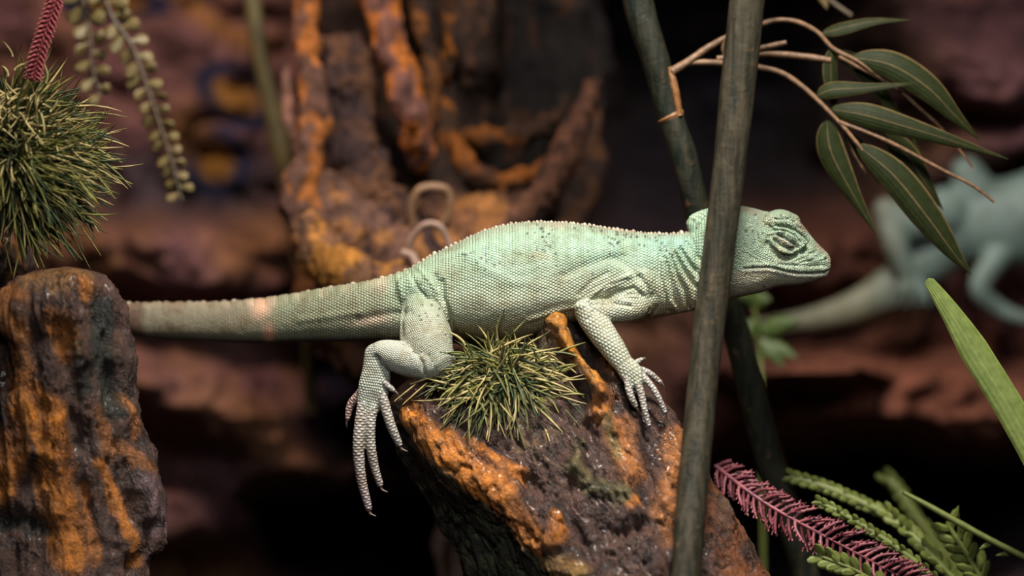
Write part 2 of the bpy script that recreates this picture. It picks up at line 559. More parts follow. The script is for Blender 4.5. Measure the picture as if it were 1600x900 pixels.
al = V[:, :2] @ ax; ac = V[:, :2] @ nx
pn = np.column_stack([ac * 0.035, al * 0.010, V[:, 2] * 0.02])
fade = smooth01(V[:, 1], 489, 520)
disp = 9 * fbm(pn, 5, 5, True) * fade + 6 * fbm(np.column_stack([ac, al, V[:, 2]]) * 0.045, 4, 8) * fade
crk = fbm(np.column_stack([ac * 0.055, al * 0.018, V[:, 2] * 0.03]), 3, 77)
disp += 3.0 * fbm(np.column_stack([ac * 0.12, al * 0.05, V[:, 2] * 0.1]), 3, 6, True) * fade
disp -= 7 * np.exp(-(crk / 0.05) ** 2) * fade
root_path = [(872, 503), (884, 535), (905, 572), (930, 600), (942, 625)]
lip = [(640, 648), (668, 690), (705, 735), (760, 765), (800, 800), (838, 850)]
CF = [
    (root_path, 8, 30), ([(890, 515), (905, 545), (925, 575)], 6, -16), ([(872, 560), (895, 600), (915, 630)], 7, -16), ([(858, 515), (870, 560), (880, 600)], 9, 9), ([(945, 560), (955, 582)], 8, 12),
    ([(944, 628), (940, 650)], 15, 18), ([(968, 600)], 10, 12),
    ([(968, 680), (985, 730)], 20, 16), ([(975, 755)], 14, 8), ([(1052, 690), (1060, 720)], 14, 14),
    ([(1045, 745), (1035, 775), (1050, 800)], 16, 13), ([(990, 800)], 15, 20), ([(1010, 850), (1020, 880)], 18, 12),
    ([(895, 735), (925, 762), (975, 775)], 9, 14), ([(905, 690), (900, 735)], 7, 9), (lip, 15, 14),
    ([(735, 690), (760, 712), (810, 735)], 8, 12), ([(868, 812), (872, 850)], 9, 15), ([(872, 885), (905, 900)], 14, 14),
    ([(925, 560), (960, 640), (1005, 760)], 7, -12), ([(900, 600), (925, 690)], 6, -11), ([(1010, 680), (1015, 790)], 8, -11),
    ([(700, 660), (760, 690), (830, 760)], 9, -9), ([(870, 540), (890, 600), (905, 660)], 7, -9),
    ([(900, 820), (925, 880)], 4, -9), ([(895, 640), (912, 700)], 4, -9), ([(860, 640), (890, 665), (930, 660)], 4, -6),
    ([(950, 830), (985, 835), (1010, 820)], 6, -10),
    ([(1125, 760), (1140, 830)], 10, 8), ([(1140, 820), (1165, 890)], 8, -6),
]
disp += features(V, N, CF)
V2 = V + N * disp[:, None]
n1 = fbm(V * 0.03, 4, 91); n2 = fbm(V * 0.012, 3, 92); n3 = fbm(np.column_stack([ac * 0.09, al * 0.03, V[:, 2] * .05]), 3, 93)
c = np.tile(np.array(MAUVE), (len(V), 1))
c = paint(c, smooth01(n1, -0.1, 0.35), DKBROWN, 0.75)
c = paint(c, smooth01(n2 + n3 * .5, 0.15, 0.4), TAN, 0.35)
q = V[:, :2] + 9 * np.column_stack([n1, n3])
def near(poly, r, soft=0.5): return 1 - smooth01(seg_dist(q, poly) + 7 * n3, r * (1 - soft), r * (1 + soft))
c = paint(c, near(root_path, 26), (0.025, 0.017, 0.014), .85)  # dark gaps beside the root, their shade painted in
c = paint(c, near(root_path, 11), (0.50, 0.20, 0.02))
c = paint(c, near([(944, 628), (940, 650)], 18), (0.50, 0.18, 0.03))
c = paint(c, near([(968, 585), (955, 560)], 14), ORANGE2)
c = paint(c, near([(968, 680), (985, 740)], 24), ORANGE2, 0.85)
c = paint(c, near([(1052, 690), (1060, 740), (1045, 770), (1040, 800)], 20), ORANGE2, 0.8)
c = paint(c, near([(1035, 800), (1045, 840)], 15), ORANGE2, 0.7)
c = paint(c, near([(990, 790)], 11), ORANGE, 0.8)
c = paint(c, near(lip, 20), ORANGE, 0.95)
c = paint(c, near([(690, 690), (720, 730), (780, 765)], 24), ORANGE, 0.95)
c = paint(c, near([(735, 690), (760, 712), (815, 740)], 9), ORANGE, 0.9)
c = paint(c, near([(868, 812), (872, 850)], 11), ORANGE, 0.9)
c = paint(c, near([(800, 800), (838, 845)], 14), ORANGE, 0.6)
c = paint(c, near([(872, 885), (905, 900)], 16), (0.34, 0.19, 0.04), 0.8)
c = paint(c, near([(895, 735), (925, 762), (975, 775)], 13), OLIVE, 0.9)
c = paint(c, near([(905, 690), (900, 735)], 8), OLIVE, 0.7)
c = paint(c, near([(950, 660), (965, 720)], 9), (0.16, 0.13, 0.03), 0.7)
c = paint(c, near([(858, 515), (872, 570)], 12), TAN, 0.6)
c = paint(c, near([(1000, 650), (1015, 700)], 9), DKBROWN, 0.8)
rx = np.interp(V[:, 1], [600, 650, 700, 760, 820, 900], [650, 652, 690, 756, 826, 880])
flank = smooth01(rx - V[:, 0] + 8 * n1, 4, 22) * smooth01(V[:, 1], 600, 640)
c = paint(c, flank, BLACKG, 0.92)  # green-black underside, shade of the undercut flank put into the colour
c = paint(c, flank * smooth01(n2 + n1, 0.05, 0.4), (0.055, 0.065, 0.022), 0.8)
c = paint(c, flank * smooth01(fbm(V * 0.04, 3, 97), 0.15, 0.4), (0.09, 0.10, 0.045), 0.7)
rgt = smooth01(V[:, 0] - np.interp(V[:, 1], [650, 900], [1045, 1100]), 0, 40)
c = paint(c, rgt * smooth01(n1 + .2, -0.2, 0.3), (0.25, 0.085, 0.024), 0.85)
c *= (1 - 0.55 * np.exp(-(crk / 0.05) ** 2))[:, None]
mesh_o = mesh_obj('driftwood_log', to_world(V2), F, M_BARK, cols=c)
tag(mesh_o, 'leaning brown driftwood log with glossy orange patches that the pale lizard lies on', 'log')

# ---- left stump in front of the tail tip
def stump_levels(rows):
    out = []
    for y, xl, xr, wf, wb in rows:
        xm = (xl + xr) / 2; h = (xr - xl) / 2; wm = (wf + wb) / 2
        out.append((y, [(xl, wm), (xl + h * .22, wf + (wm - wf) * .35), (xl + h * .75, wf), (xr - h * .7, wf + 4),
                        (xr - h * .22, wf + (wm - wf) * .35), (xr, wm), (xr - h * .5, wb), (xl + h * .5, wb)]))
    return out


SL = stump_levels([
    (418, 95, 105, -110, -100), (422, 60, 140, -130, -70), (432, 36, 160, -150, -40), (455, 12, 176, -170, -20), (490, -4, 190, -178, -10),
    (540, -10, 199, -170, 0), (580, -20, 203, -160, 5), (640, -40, 207, -150, 10), (700, -60, 226, -140, 15),
    (760, -80, 252, -130, 20), (800, -90, 254, -128, 20), (850, -100, 244, -130, 20), (905, -110, 232, -135, 20),
    (1100, -120, 260, -160, 30), (1610, -140, 320, -200, 60)])
yrows = np.concatenate([np.arange(418, 910, 3.2), np.linspace(915, 1610, 30)])
V, F = solid(SL, 330, yrows)
N = outward(V, F); fade = smooth01(V[:, 1], 418, 450)
pn = np.column_stack([V[:, 0] * 0.035, V[:, 1] * 0.009, V[:, 2] * 0.03])
disp = 15 * fbm(pn, 5, 15, True) * fade + 9 * fbm(V * 0.02, 4, 18) * fade + 3 * fbm(pn * 3.5, 3, 16, True) * fade
SF = [([(28, 480), (35, 600), (45, 700)], 14, 12), ([(110, 440), (80, 470)], 16, 8), ([(150, 470), (160, 560), (175, 620)], 12, -16),
      ([(100, 520), (110, 620), (120, 700)], 12, -14), ([(5, 540), (12, 600)], 12, -16), ([(75, 560), (85, 700), (95, 800)], 14, 12),
      ([(185, 640), (215, 720), (225, 800)], 10, 9), ([(150, 700), (185, 780), (200, 860)], 8, 9), ([(165, 720), (200, 810)], 6, -9),
      ([(130, 760), (150, 850)], 7, -9), ([(0, 810), (60, 820)], 14, -16), ([(195, 560), (200, 640)], 8, 8), ([(235, 770), (245, 800)], 14, 8)]
disp += features(V, N, SF)
V2 = V + N * disp[:, None]
n1 = fbm(V * 0.02, 4, 191); n3 = fbm(pn * 2, 3, 193)
q = V[:, :2] + 12 * np.column_stack([n1, n3])
c = np.tile(np.array((0.085, 0.043, 0.030)), (len(V), 1))
c = paint(c, smooth01(n1, -0.1, 0.3), (0.04, 0.026, 0.022), 0.7)
def near(poly, r, soft=0.5): return 1 - smooth01(seg_dist(q, poly) + 8 * n3, r * (1 - soft), r * (1 + soft))
for poly, r, col, k in (
    ([(30, 470), (22, 540), (45, 640)], 20, ORANGE2, .8), ([(60, 440), (120, 435)], 20, (0.30, 0.15, 0.05), .7),
    ([(85, 500), (110, 545)], 20, ORANGE, .6), ([(130, 455)], 14, ORANGE, .7), ([(55, 640), (85, 700), (90, 780), (110, 870)], 26, ORANGE, .9),
    ([(20, 690), (10, 760)], 22, ORANGE, .7), ([(30, 600), (80, 640)], 18, ORANGE, .7), ([(150, 640), (165, 700)], 10, ORANGE2, .6), ([(185, 620), (205, 680)], 8, ORANGE2, .9),
    ([(150, 720), (190, 800), (205, 870)], 9, ORANGE, .7), ([(130, 760), (150, 870)], 9, ORANGE2, .8), ([(180, 690), (230, 740)], 8, ORANGE2, .6),
    ([(155, 480), (160, 560), (172, 640)], 17, BLACKG, .9), ([(120, 540), (130, 610)], 12, BLACKG, .8), ([(5, 500), (10, 560)], 10, BLACKG, .8),  # hollow and grooves blackened, their shade put into the colour
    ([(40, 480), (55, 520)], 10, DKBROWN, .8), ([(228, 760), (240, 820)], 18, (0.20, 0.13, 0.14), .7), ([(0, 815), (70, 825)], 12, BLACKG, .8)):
    c = paint(c, near(poly, r), col, k)
o = mesh_obj('driftwood_stump', to_world(V2), F, M_BARK, cols=c)
tag(o, 'upright knobbly orange and brown stump in front of the tail tip at the left edge', 'stump')

# ---- driftwood branch that carries the grass bush, behind the left stump
BL = stump_levels([(362, -30, 20, 100, 150), (368, -60, 38, 90, 180), (385, -80, 46, 80, 210), (430, -90, 50, 80, 215), (480, -90, 45, 90, 220),
                   (700, -120, 60, 110, 250), (1200, -140, 80, 120, 260), (1590, -160, 100, 120, 270)])
V, F = solid(BL, 120, np.concatenate([np.arange(362, 520, 4), np.linspace(530, 1590, 40)]))
N = outward(V, F); V2 = V + N * (8 * fbm(V * 0.03, 4, 31, True) * smooth01(V[:, 1], 362, 385))[:, None]
n1 = fbm(V * 0.04, 3, 33)
c = np.tile(np.array((0.06, 0.035, 0.03)), (len(V), 1)); c = paint(c, smooth01(n1, 0.0, 0.3), (0.34, 0.13, 0.03), 0.9)
tag(mesh_obj('driftwood_post', to_world(V2), F, M_BARK, cols=c), 'dark post with orange flecks under the round grass bush', 'post')

# ---- big hollow driftwood trunk behind the lizard
root = thing('hollow_tree', P(680, 560, 800), 'large dark hollow tree with orange-edged roots behind the lizard', 'tree')
TL = stump_levels([(-700, 520, 960, 640, 980), (-200, 520, 950, 620, 980), (0, 520, 940, 610, 980), (120, 530, 930, 600, 980), (200, 545, 920, 590, 980),
                   (260, 560, 905, 560, 980), (330, 530, 900, 500, 960), (400, 490, 880, 440, 940), (470, 484, 860, 430, 920), (540, 520, 850, 450, 900), (600, 600, 860, 520, 880), (700, 690, 900, 560, 860), (1000, 700, 960, 540, 860), (1420, 660, 1040, 500, 900)])
V, F = solid(TL, 260, np.concatenate([np.linspace(-700, -20, 30), np.arange(-15, 622, 5), np.linspace(630, 1420, 40)]))
N = outward(V, F)
pn = np.column_stack([V[:, 0] * 0.02, V[:, 1] * 0.006, V[:, 2] * 0.01])
disp = 34 * fbm(pn, 5, 45, True) + 20 * fbm(V * 0.02, 4, 48)
disp += features(V, N, [([(590, -100), (605, 120), (640, 280)], 26, -60), ([(700, 130), (740, 270)], 20, -40), ([(850, -100), (830, 200)], 55, -110),
                        ([(770, -50), (765, 100)], 30, 40), ([(770, 250), (800, 235)], 26, -50), ([(880, 260), (860, 330)], 26, -50), ([(830, 320), (760, 380)], 14, 30)])
V2 = V + N * disp[:, None]
n1 = fbm(V * 0.012, 4, 51); n3 = fbm(pn * 3, 3, 53)
c = np.tile(np.array((0.020, 0.011, 0.008)), (len(V), 1))
low = smooth01(V[:, 1] + 40 * n1, 270, 340)
low = low * smooth01(600 - V[:, 1], 0, 50)  # foot loses the lighter tone, so its colour reads as shaded
c = paint(c, low, (0.13, 0.060, 0.034), 0.9)
c = paint(c, low * smooth01(n1, 0.05, 0.3), (0.28, 0.12, 0.03), 0.6)
c = paint(c, smooth01(V[:, 0] + 30 * n3, 760, 850), (0.010, 0.009, 0.009), 0.9)  # right side painted near black for the shade of the recess
c = paint(c, smooth01(n3, 0.15, 0.4) * (1 - low), (0.07, 0.028, 0.010), 0.6)
mesh_obj('trunk', to_world(V2), F, M_BARKBG, root, cols=c)


def bark_root(ctrl, rad, col, col2, noise=6, seed=0, name='root', n=48, steps=150, edge=None):
    path = catmull(ctrl, steps)
    jit = fbm(path * 0.02 + seed, 3, seed + 50); path = path + np.column_stack([jit, jit * 0, jit]) * noise * 1.2
    Vp, F = tube(path, catmull(np.asarray(rad, float), steps), n, flat=(0, 0, 1))
    cpt = np.repeat(path, n, 0); dv = Vp - cpt; L = np.linalg.norm(dv, axis=1)[:, None] + 1e-6
    nn = fbm(Vp * np.array([.04, .016, .04]), 4, seed); rg = fbm(Vp * np.array([.07, .02, .07]), 4, seed + 9, True); Vp = Vp + dv / L * (nn * noise * 2.2 + rg * noise * 1.1)[:, None]
    n2 = fbm(Vp * 0.03, 3, seed + 5)
    c = np.tile(np.array(col), (len(Vp), 1)); c = paint(c, smooth01(n2 + .5 * nn, -0.1, 0.2), col2, 0.95); c = paint(c, smooth01(-rg, 0.0, 0.35), (0.02, 0.013, 0.011), 0.9)
    return mesh_obj(name, to_world(Vp), F, M_BARKBG, root, cols=c)


BRO = (0.07, 0.038, 0.028)
bark_root([(580, -120, 560), (592, 0, 540), (612, 80, 530), (640, 170, 525), (652, 225, 550), (660, 275, 600)], [26, 24, 22, 24, 18, 5], (0.36, 0.115, 0.022), (0.13, 0.06, 0.05), 7, 1)
bark_root([(650, -120, 570), (650, 0, 560), (668, 90, 560), (676, 170, 565), (672, 225, 575), (676, 270, 620)], [16, 14, 12, 11, 9, 4], (0.12, 0.045, 0.012), (0.02, 0.012, 0.01), 5, 2)
bark_root([(712, -120, 620), (705, 0, 610), (708, 70, 600), (694, 105, 600), (700, 145, 650)], [20, 17, 13, 8, 3], (0.22, 0.070, 0.010), (0.03, 0.016, 0.01), 6, 3)
bark_root([(476, -120, 560), (482, 0, 540), (486, 110, 500), (494, 190, 470), (480, 250, 450), (468, 310, 440), (488, 380, 420), (540, 440, 410)], [15, 14, 14, 17, 22, 24, 30, 34], (0.27, 0.095, 0.022), (0.085, 0.045, 0.035), 8, 4)
bark_root([(448, 100, 560), (450, 150, 540), (455, 190, 520), (478, 230, 480)], [6, 9, 11, 12], (0.20, 0.10, 0.07), (0.13, 0.07, 0.055), 3, 5)
bark_root([(520, 60, 560), (540, 180, 540), (560, 260, 520), (600, 330, 500), (660, 400, 460), (700, 450, 440)], [40, 38, 36, 40, 46, 50], (0.038, 0.021, 0.020), (0.09, 0.042, 0.022), 12, 6)
bark_root([(676, 110, 660), (690, 170, 610), (712, 235, 580), (752, 272, 570), (800, 282, 570), (850, 262, 600), (880, 220, 660)], [4, 10, 13, 12, 10, 8, 3], (0.17, 0.055, 0.010), (0.03, 0.016, 0.01), 7, 7)
bark_root([(690, 215, 660), (735, 212, 610), (785, 213, 600), (835, 200, 600), (880, 172, 650)], [3, 8, 11, 10, 3], (0.12, 0.040, 0.008), (0.03, 0.016, 0.01), 6, 8)
bark_root([(925, 130, 640), (905, 190, 570), (880, 240, 535), (850, 290, 500), (800, 345, 470), (740, 390, 450)], [4, 13, 18, 17, 17, 16], (0.10, 0.044, 0.026), (0.04, 0.02, 0.014), 7, 9)
bark_root([(935, 150, 680), (925, 230, 620), (912, 300, 590), (880, 370, 560)], [4, 16, 20, 20], (0.05, 0.022, 0.010), (0.02, 0.012, 0.01), 7, 10)
bark_root([(478, 270, 500), (520, 330, 480), (590, 390, 460), (680, 430, 450), (760, 450, 460)], [22, 46, 52, 50, 44], (0.11, 0.058, 0.042), (0.22, 0.10, 0.035), 10, 12)
bark_root([(470, 340, 400), (510, 400, 390), (580, 440, 385), (690, 455, 380)], [24, 34, 34, 34], (0.34, 0.15, 0.03), (0.14, 0.07, 0.04), 7, 11)

# vine loops behind the back
M_VINE = plain_mat('dry_vine', (0.24, 0.15, 0.11), 0.6, 300, 0.35, 0.0004)
vn = thing('vine_loop', P(660, 400, 330), 'thin pale pinkish vine curling in a loop just behind the lizard rump', 'vine')
V, F = tube_px([(628, 395, 350), (645, 402, 345), (655, 425, 330), (670, 440, 335)], [6, 7, 6, 5], 12, 40, 1.0); mesh_obj('stem', V, F, M_VINE, vn)
V, F = tube_px([(638, 400, 360), (642, 375, 350), (662, 352, 340), (684, 352, 340), (698, 372, 345), (706, 400, 350), (700, 430, 350)], [5, 5, 5.5, 5.5, 5, 5, 5], 12, 60, 0.8); mesh_obj('stem', V, F, M_VINE, vn)
M_VINE2 = plain_mat('brown_vine', (0.16, 0.085, 0.04), 0.6, 300, 0.35, 0.0004)
V, F = tube_px([(645, 352, 430), (643, 322, 420), (655, 298, 415), (678, 292, 415), (700, 300, 420), (702, 330, 425), (690, 352, 430)], [6, 6, 7, 7, 7, 6, 6], 12, 60, 0.8)
o = mesh_obj('vine_curl', V, F, M_VINE2); tag(o, 'brown vine ring above the pale vine loop against the trunk', 'vine')

# olive cane in the left background
M_CANE = plain_mat('olive_cane', (0.075, 0.060, 0.018), 0.6, 120, 0.5)
V, F = tube_px([(350, -500, 780), (395, 0, 780), (428, 180, 780), (455, 300, 780), (474, 420, 800), (482, 520, 820), (486, 640, 900)], [11, 12, 15, 18, 15, 12, 10], 14, 60, 2)
tag(mesh_obj('plant_cane', V, F, M_CANE), 'blurred olive cane slanting down left of the hollow trunk', 'cane')


# ------------------------------------------------------------------ the lizard (built in px space: x, y, w)
class Part:
    def __init__(s, path, rad, n=28, step=5.0):
        path = np.asarray(path, float); rad = np.asarray(rad, float)
        if rad.ndim == 1: rad = np.stack([rad, rad], 1)
        L = np.linalg.norm(np.diff(path, axis=0), axis=1).sum()
        m = max(int(L / step), len(path) * 2)
        p = catmull(path, m); r = np.maximum(catmull(rad, m), 0.6)
        # rounded ends
        T0 = p[0] - p[1]; T0 /= np.linalg.norm(T0); T1 = p[-1] - p[-2]; T1 /= np.linalg.norm(T1)
        a, b = [], []
        for k in (0.97, 0.8, 0.45):
            h = math.sqrt(1 - k * k)
            a.append((p[0] + T0 * r[0].mean() * k, r[0] * h)); b.append((p[-1] + T1 * r[-1].mean() * k, r[-1] * h))
        s.path = np.vstack([[q[0] for q in a], p, [q[0] for q in b[::-1]]])
        s.rad = np.vstack([[q[1] for q in a], r, [q[1] for q in b[::-1]]])
        s.n = n

    def mesh(s): return tube(s.path, s.rad, s.n, flat=(0, 0, 1))


def xs_loft(rows, n=44, step=5.0, pw=2.2):
    """rows: x, ytop, ybot, half width, centre w, low (0..1, where the widest point lies)"""
    rows = np.asarray(rows, float)
    xs = np.arange(rows[0, 0], rows[-1, 0] + 0.1, step * (1 if rows[-1, 0] > rows[0, 0] else -1))
    dense = catmull(rows, 30 * len(rows)); dense = dense[np.argsort(dense[:, 0])]
    R = np.stack([np.interp(xs, dense[:, 0], dense[:, i]) for i in range(6)], 1)
    th = np.arange(n) * 2 * math.pi / n
    V = []
    for x, yt, yb, hw, wc, lo in R:
        cyv = yt + (yb - yt) * lo
        s, c_ = np.sin(th), np.cos(th)
        e = 2 / pw
        w = wc + hw * np.sign(c_) * np.abs(c_) ** e
        ya = np.where(s > 0, cyv - (cyv - yt) * np.abs(s) ** e, cyv + (yb - cyv) * np.abs(s) ** e)
        V.append(np.column_stack([np.full(n, x), ya, w]))
    V = np.concatenate(V)
    F = grid_faces(len(xs), n); F.append(list(range(n))); F.append([(len(xs) - 1) * n + j for j in reversed(range(n))])
    return V, F


BODY = [(130, 470, 512, 15, 150, .5), (180, 473, 521, 18, 150, .5), (250, 473, 530, 22, 148, .5), (330, 472, 534, 25, 132, .5), (400, 468, 536, 28, 108, .5), (460, 459, 535, 31, 78, .5),
        (520, 448, 534, 34, 46, .5), (580, 438, 533, 37, 18, .5), (630, 424, 530, 42, 4, .5), (670, 402, 527, 52, 0, .52), (710, 382, 526, 62, 0, .55), (755, 361, 530, 70, 0, .58),
        (800, 350, 531, 73, 0, .60), (840, 347, 523, 72, 0, .58), (880, 348, 508, 68, 0, .56), (920, 352, 500, 62, 0, .55), (960, 359, 501, 58, 0, .55), (1000, 364, 502, 54, 0, .55),
        (1040, 366, 494, 46, 0, .55), (1070, 364, 488, 38, 0, .52), (1100, 358, 484, 36, 0, .5), (1120, 350, 478, 37, -1, .52)]
HEAD = [(1078, 372, 476, 26, 0, .55), (1090, 352, 482, 34, 0, .55), (1110, 336, 478, 38, 0, .58), (1130, 328, 472, 40, 0, .6), (1150, 325, 466, 41, 0, .62), (1170, 325, 461, 40, 0, .62), (1190, 329, 457, 38, 0, .62),
        (1210, 331, 450, 35, 0, .62), (1225, 331, 447.5, 32, 0, .62), (1240, 337, 446, 29, 0, .62), (1255, 352, 443.5, 25, 0, .62), (1267, 369, 441, 21.5, 0, .6), (1278, 381, 438.5, 17.5, 0, .55),
        (1288, 390, 434.5, 13.5, 0, .5), (1295, 398, 429, 9.5, 0, .45), (1299, 405, 421, 6, 0, .45), (1301, 411, 416, 2, 0, .5)]
CASQ = [(1072, 347, 354, 3, 0, .5), (1076, 339, 364, 6, 0, .5), (1084, 333, 375, 9, 0, .5), (1096, 328, 392, 12, 0, .6), (1108, 325, 405, 15, 0, .7), (1125, 322, 410, 17, 0, .7), (1150, 320.5, 410, 18, 0, .7), (1170, 323, 400, 18, 0, .6), (1195, 330, 380, 15, 0, .5)]
limbs = {}
limbs['thigh'] = Part([(664, 466, -22), (662, 500, -42), (668, 535, -58), (682, 562, -66)], [(34, 28), (38, 33), (41, 34), (31, 30)])
limbs['shank'] = Part([(684, 566, -66), (655, 566, -72), (625, 558, -72), (597, 550, -66), (588, 556, -62)], [(28, 26), (27, 26), (26, 24), (19, 19), (16, 16)])
limbs['foot'] = Part([(589, 553, -62), (588, 580, -62), (584, 606, -62), (577, 634, -60)], [(20, 16), (22, 15), (25, 13), (20, 9)])
TOES = {
    'a': ([(567, 632, -62), (562, 665, -64), (560, 704, -62), (565, 750, -58), (576, 794, -56)], [9, 9, 9, 8.2, 6]),
    'b': ([(583, 632, -62), (579, 662, -64), (579, 694, -62), (585, 728, -58), (594, 757, -56)], [9, 8.4, 8.2, 7.2, 5.4]),
    'c': ([(594, 606, -64), (603, 640, -68), (612, 668, -68), (624, 694, -64)], [9, 8.2, 7.8, 5.4]),
    'd': ([(590, 585, -66), (603, 600, -72), (614, 609, -74)], [7, 5.5, 4.6]),
    'e': ([(576, 596, -54), (562, 616, -44), (548, 632, -38), (543, 654, -36)], [8, 7.5, 6.5, 4.2]),
}
limbs['upper_arm'] = Part([(1010, 462, -28), (990, 478, -44), (955, 486, -56), (922, 487, -62)], [(26, 22), (23, 20), (19, 18), (19, 18)])
limbs['forearm'] = Part([(916, 486, -62), (935, 512, -72), (958, 545, -82), (978, 574, -88)], [(20, 18), (22, 19), (19.5, 16), (15, 11)])
limbs['hand'] = Part([(976, 570, -88), (986, 583, -92), (993, 594, -93)], [(16, 12), (18, 10), (17, 9)])
FING = {
    'f1': ([(980, 584, -94), (981, 602, -98), (986, 620, -101), (993, 634, -98)], [6.6, 5.8, 5.6, 4.6]),
    'f2': ([(991, 588, -95), (1001, 612, -101), (1007, 640, -104), (1014, 664, -102)], [6.4, 5.8, 5.4, 4.2]),
    'f3': ([(1000, 584, -92), (1017, 602, -97), (1029, 622, -98), (1039, 644, -94)], [6, 5.4, 5, 4]),
    'f4': ([(998, 577, -86), (1014, 583, -83), (1031, 597, -78)], [5.6, 5.2, 4.4]),
    'f5': ([(985, 572, -82), (994, 566, -78), (1002, 562, -76)], [5.5, 4.6, 4]),
}
# limbs on the far side, folded against the log
limbs['far_thigh'] = Part([(668, 466, 30), (700, 500, 58), (735, 515, 72)], [(30, 26), (30, 28), (24, 22)])
limbs['far_shank'] = Part([(735, 515, 72), (700, 518, 92), (715, 522, 100)], [22, 19, 16])
limbs['far_foot'] = Part([(712, 522, 100), (740, 532, 104), (775, 540, 104)], [(14, 12), (14, 9), (8, 6)])
limbs['far_arm'] = Part([(990, 462, 30), (940, 478, 58), (905, 484, 70), (902, 520, 82), (905, 555, 88)], [22, 19, 17, 15, 11])
for k in range(4):
    limbs['far_finger%d' % k] = Part([(903, 552, 88), (895 + 8 * k, 572, 92), (890 + 13 * k, 592, 92)], [6, 5, 4])
for k, (p, r) in list(TOES.items()) + list(FING.items()): limbs['digit_' + k] = Part(p, r, 16, 3.0)
limbs['jaw_angle'] = Part([(1150, 428, -24), (1185, 432, -24)], [(20, 14), (14, 10)])
limbs['cheek'] = Part([(1160, 385, -26), (1185, 395, -26)], [(26, 12), (22, 10)])
limbs['eye_dome'] = Part([(1214, 377, -22), (1227, 383, -25), (1240, 389, -20)], [(14, 8), (19, 13), (12, 8)])
limbs['far_eye_dome'] = Part([(1214, 377, 22), (1227, 383, 25), (1240, 389, 20)], [(14, 8), (19, 13), (12, 8)])
limbs['brow'] = Part([(1200, 346, -20), (1225, 345, -20), (1246, 358, -17), (1260, 373, -14)], [(10, 10), (13, 10), (10, 8), (6, 5)])
limbs['far_brow'] = Part([(1200, 346, 20), (1225, 345, 20), (1246, 358, 17), (1260, 373, 14)], [(10, 10), (13, 10), (10, 8), (6, 5)])
limbs['hump'] = Part([(1205, 338, 0), (1222, 336, 0), (1240, 343, 0)], [(8, 16), (9, 18), (8, 14)])
limbs['shoulder'] = Part([(960, 430, -44), (1000, 448, -42)], [(30, 16), (34, 18)])
limbs['hip'] = Part([(640, 460, -26), (672, 460, -34)], [(32, 18), (36, 24)])

mb = MB()
for rows, pw in ((BODY, 2.15), (HEAD, 2.2), (CASQ, 2.0)):
    mb.add(*xs_loft(rows, pw=pw))
for p in limbs.values(): mb.add(*p.mesh())


def voxel(mb, size, smooth_it):
    me = bpy.data.meshes.new('tmp'); me.from_pydata(mb.V().tolist(), [], mb.f)
    bm = bmesh.new(); bm.from_mesh(me); bmesh.ops.triangulate(bm, faces=bm.faces[:])
    bmesh.ops.recalc_face_normals(bm, faces=bm.faces[:]); bm.to_mesh(me); bm.free()
    o = bpy.data.objects.new('tmp', me); COL.objects.link(o)
    r = o.modifiers.new('r', 'REMESH'); r.mode = 'VOXEL'; r.voxel_size = size
    s = o.modifiers.new('s', 'SMOOTH'); s.factor = 0.5; s.iterations = smooth_it
    dg = bpy.context.evaluated_depsgraph_get(); e = o.evaluated_get(dg).to_mesh()
    nv = len(e.vertices); V = np.empty(nv * 3); e.vertices.foreach_get('co', V)
    F = [list(p.vertices) for p in e.polygons]
    o.evaluated_get(dg).to_mesh_clear()
    bpy.data.objects.remove(o); bpy.data.meshes.remove(me)
    return V.reshape(-1, 3), F


V, F = voxel(mb, 1.35, 9)
N = mesh_normals(V, F)
if ((V - V.mean(0)) * N).sum(1).mean() < 0: N = -N


def H(pts): return [(1180 + .1555 * a, 320 + .1555 * b) for a, b in pts]        # from the head close-up


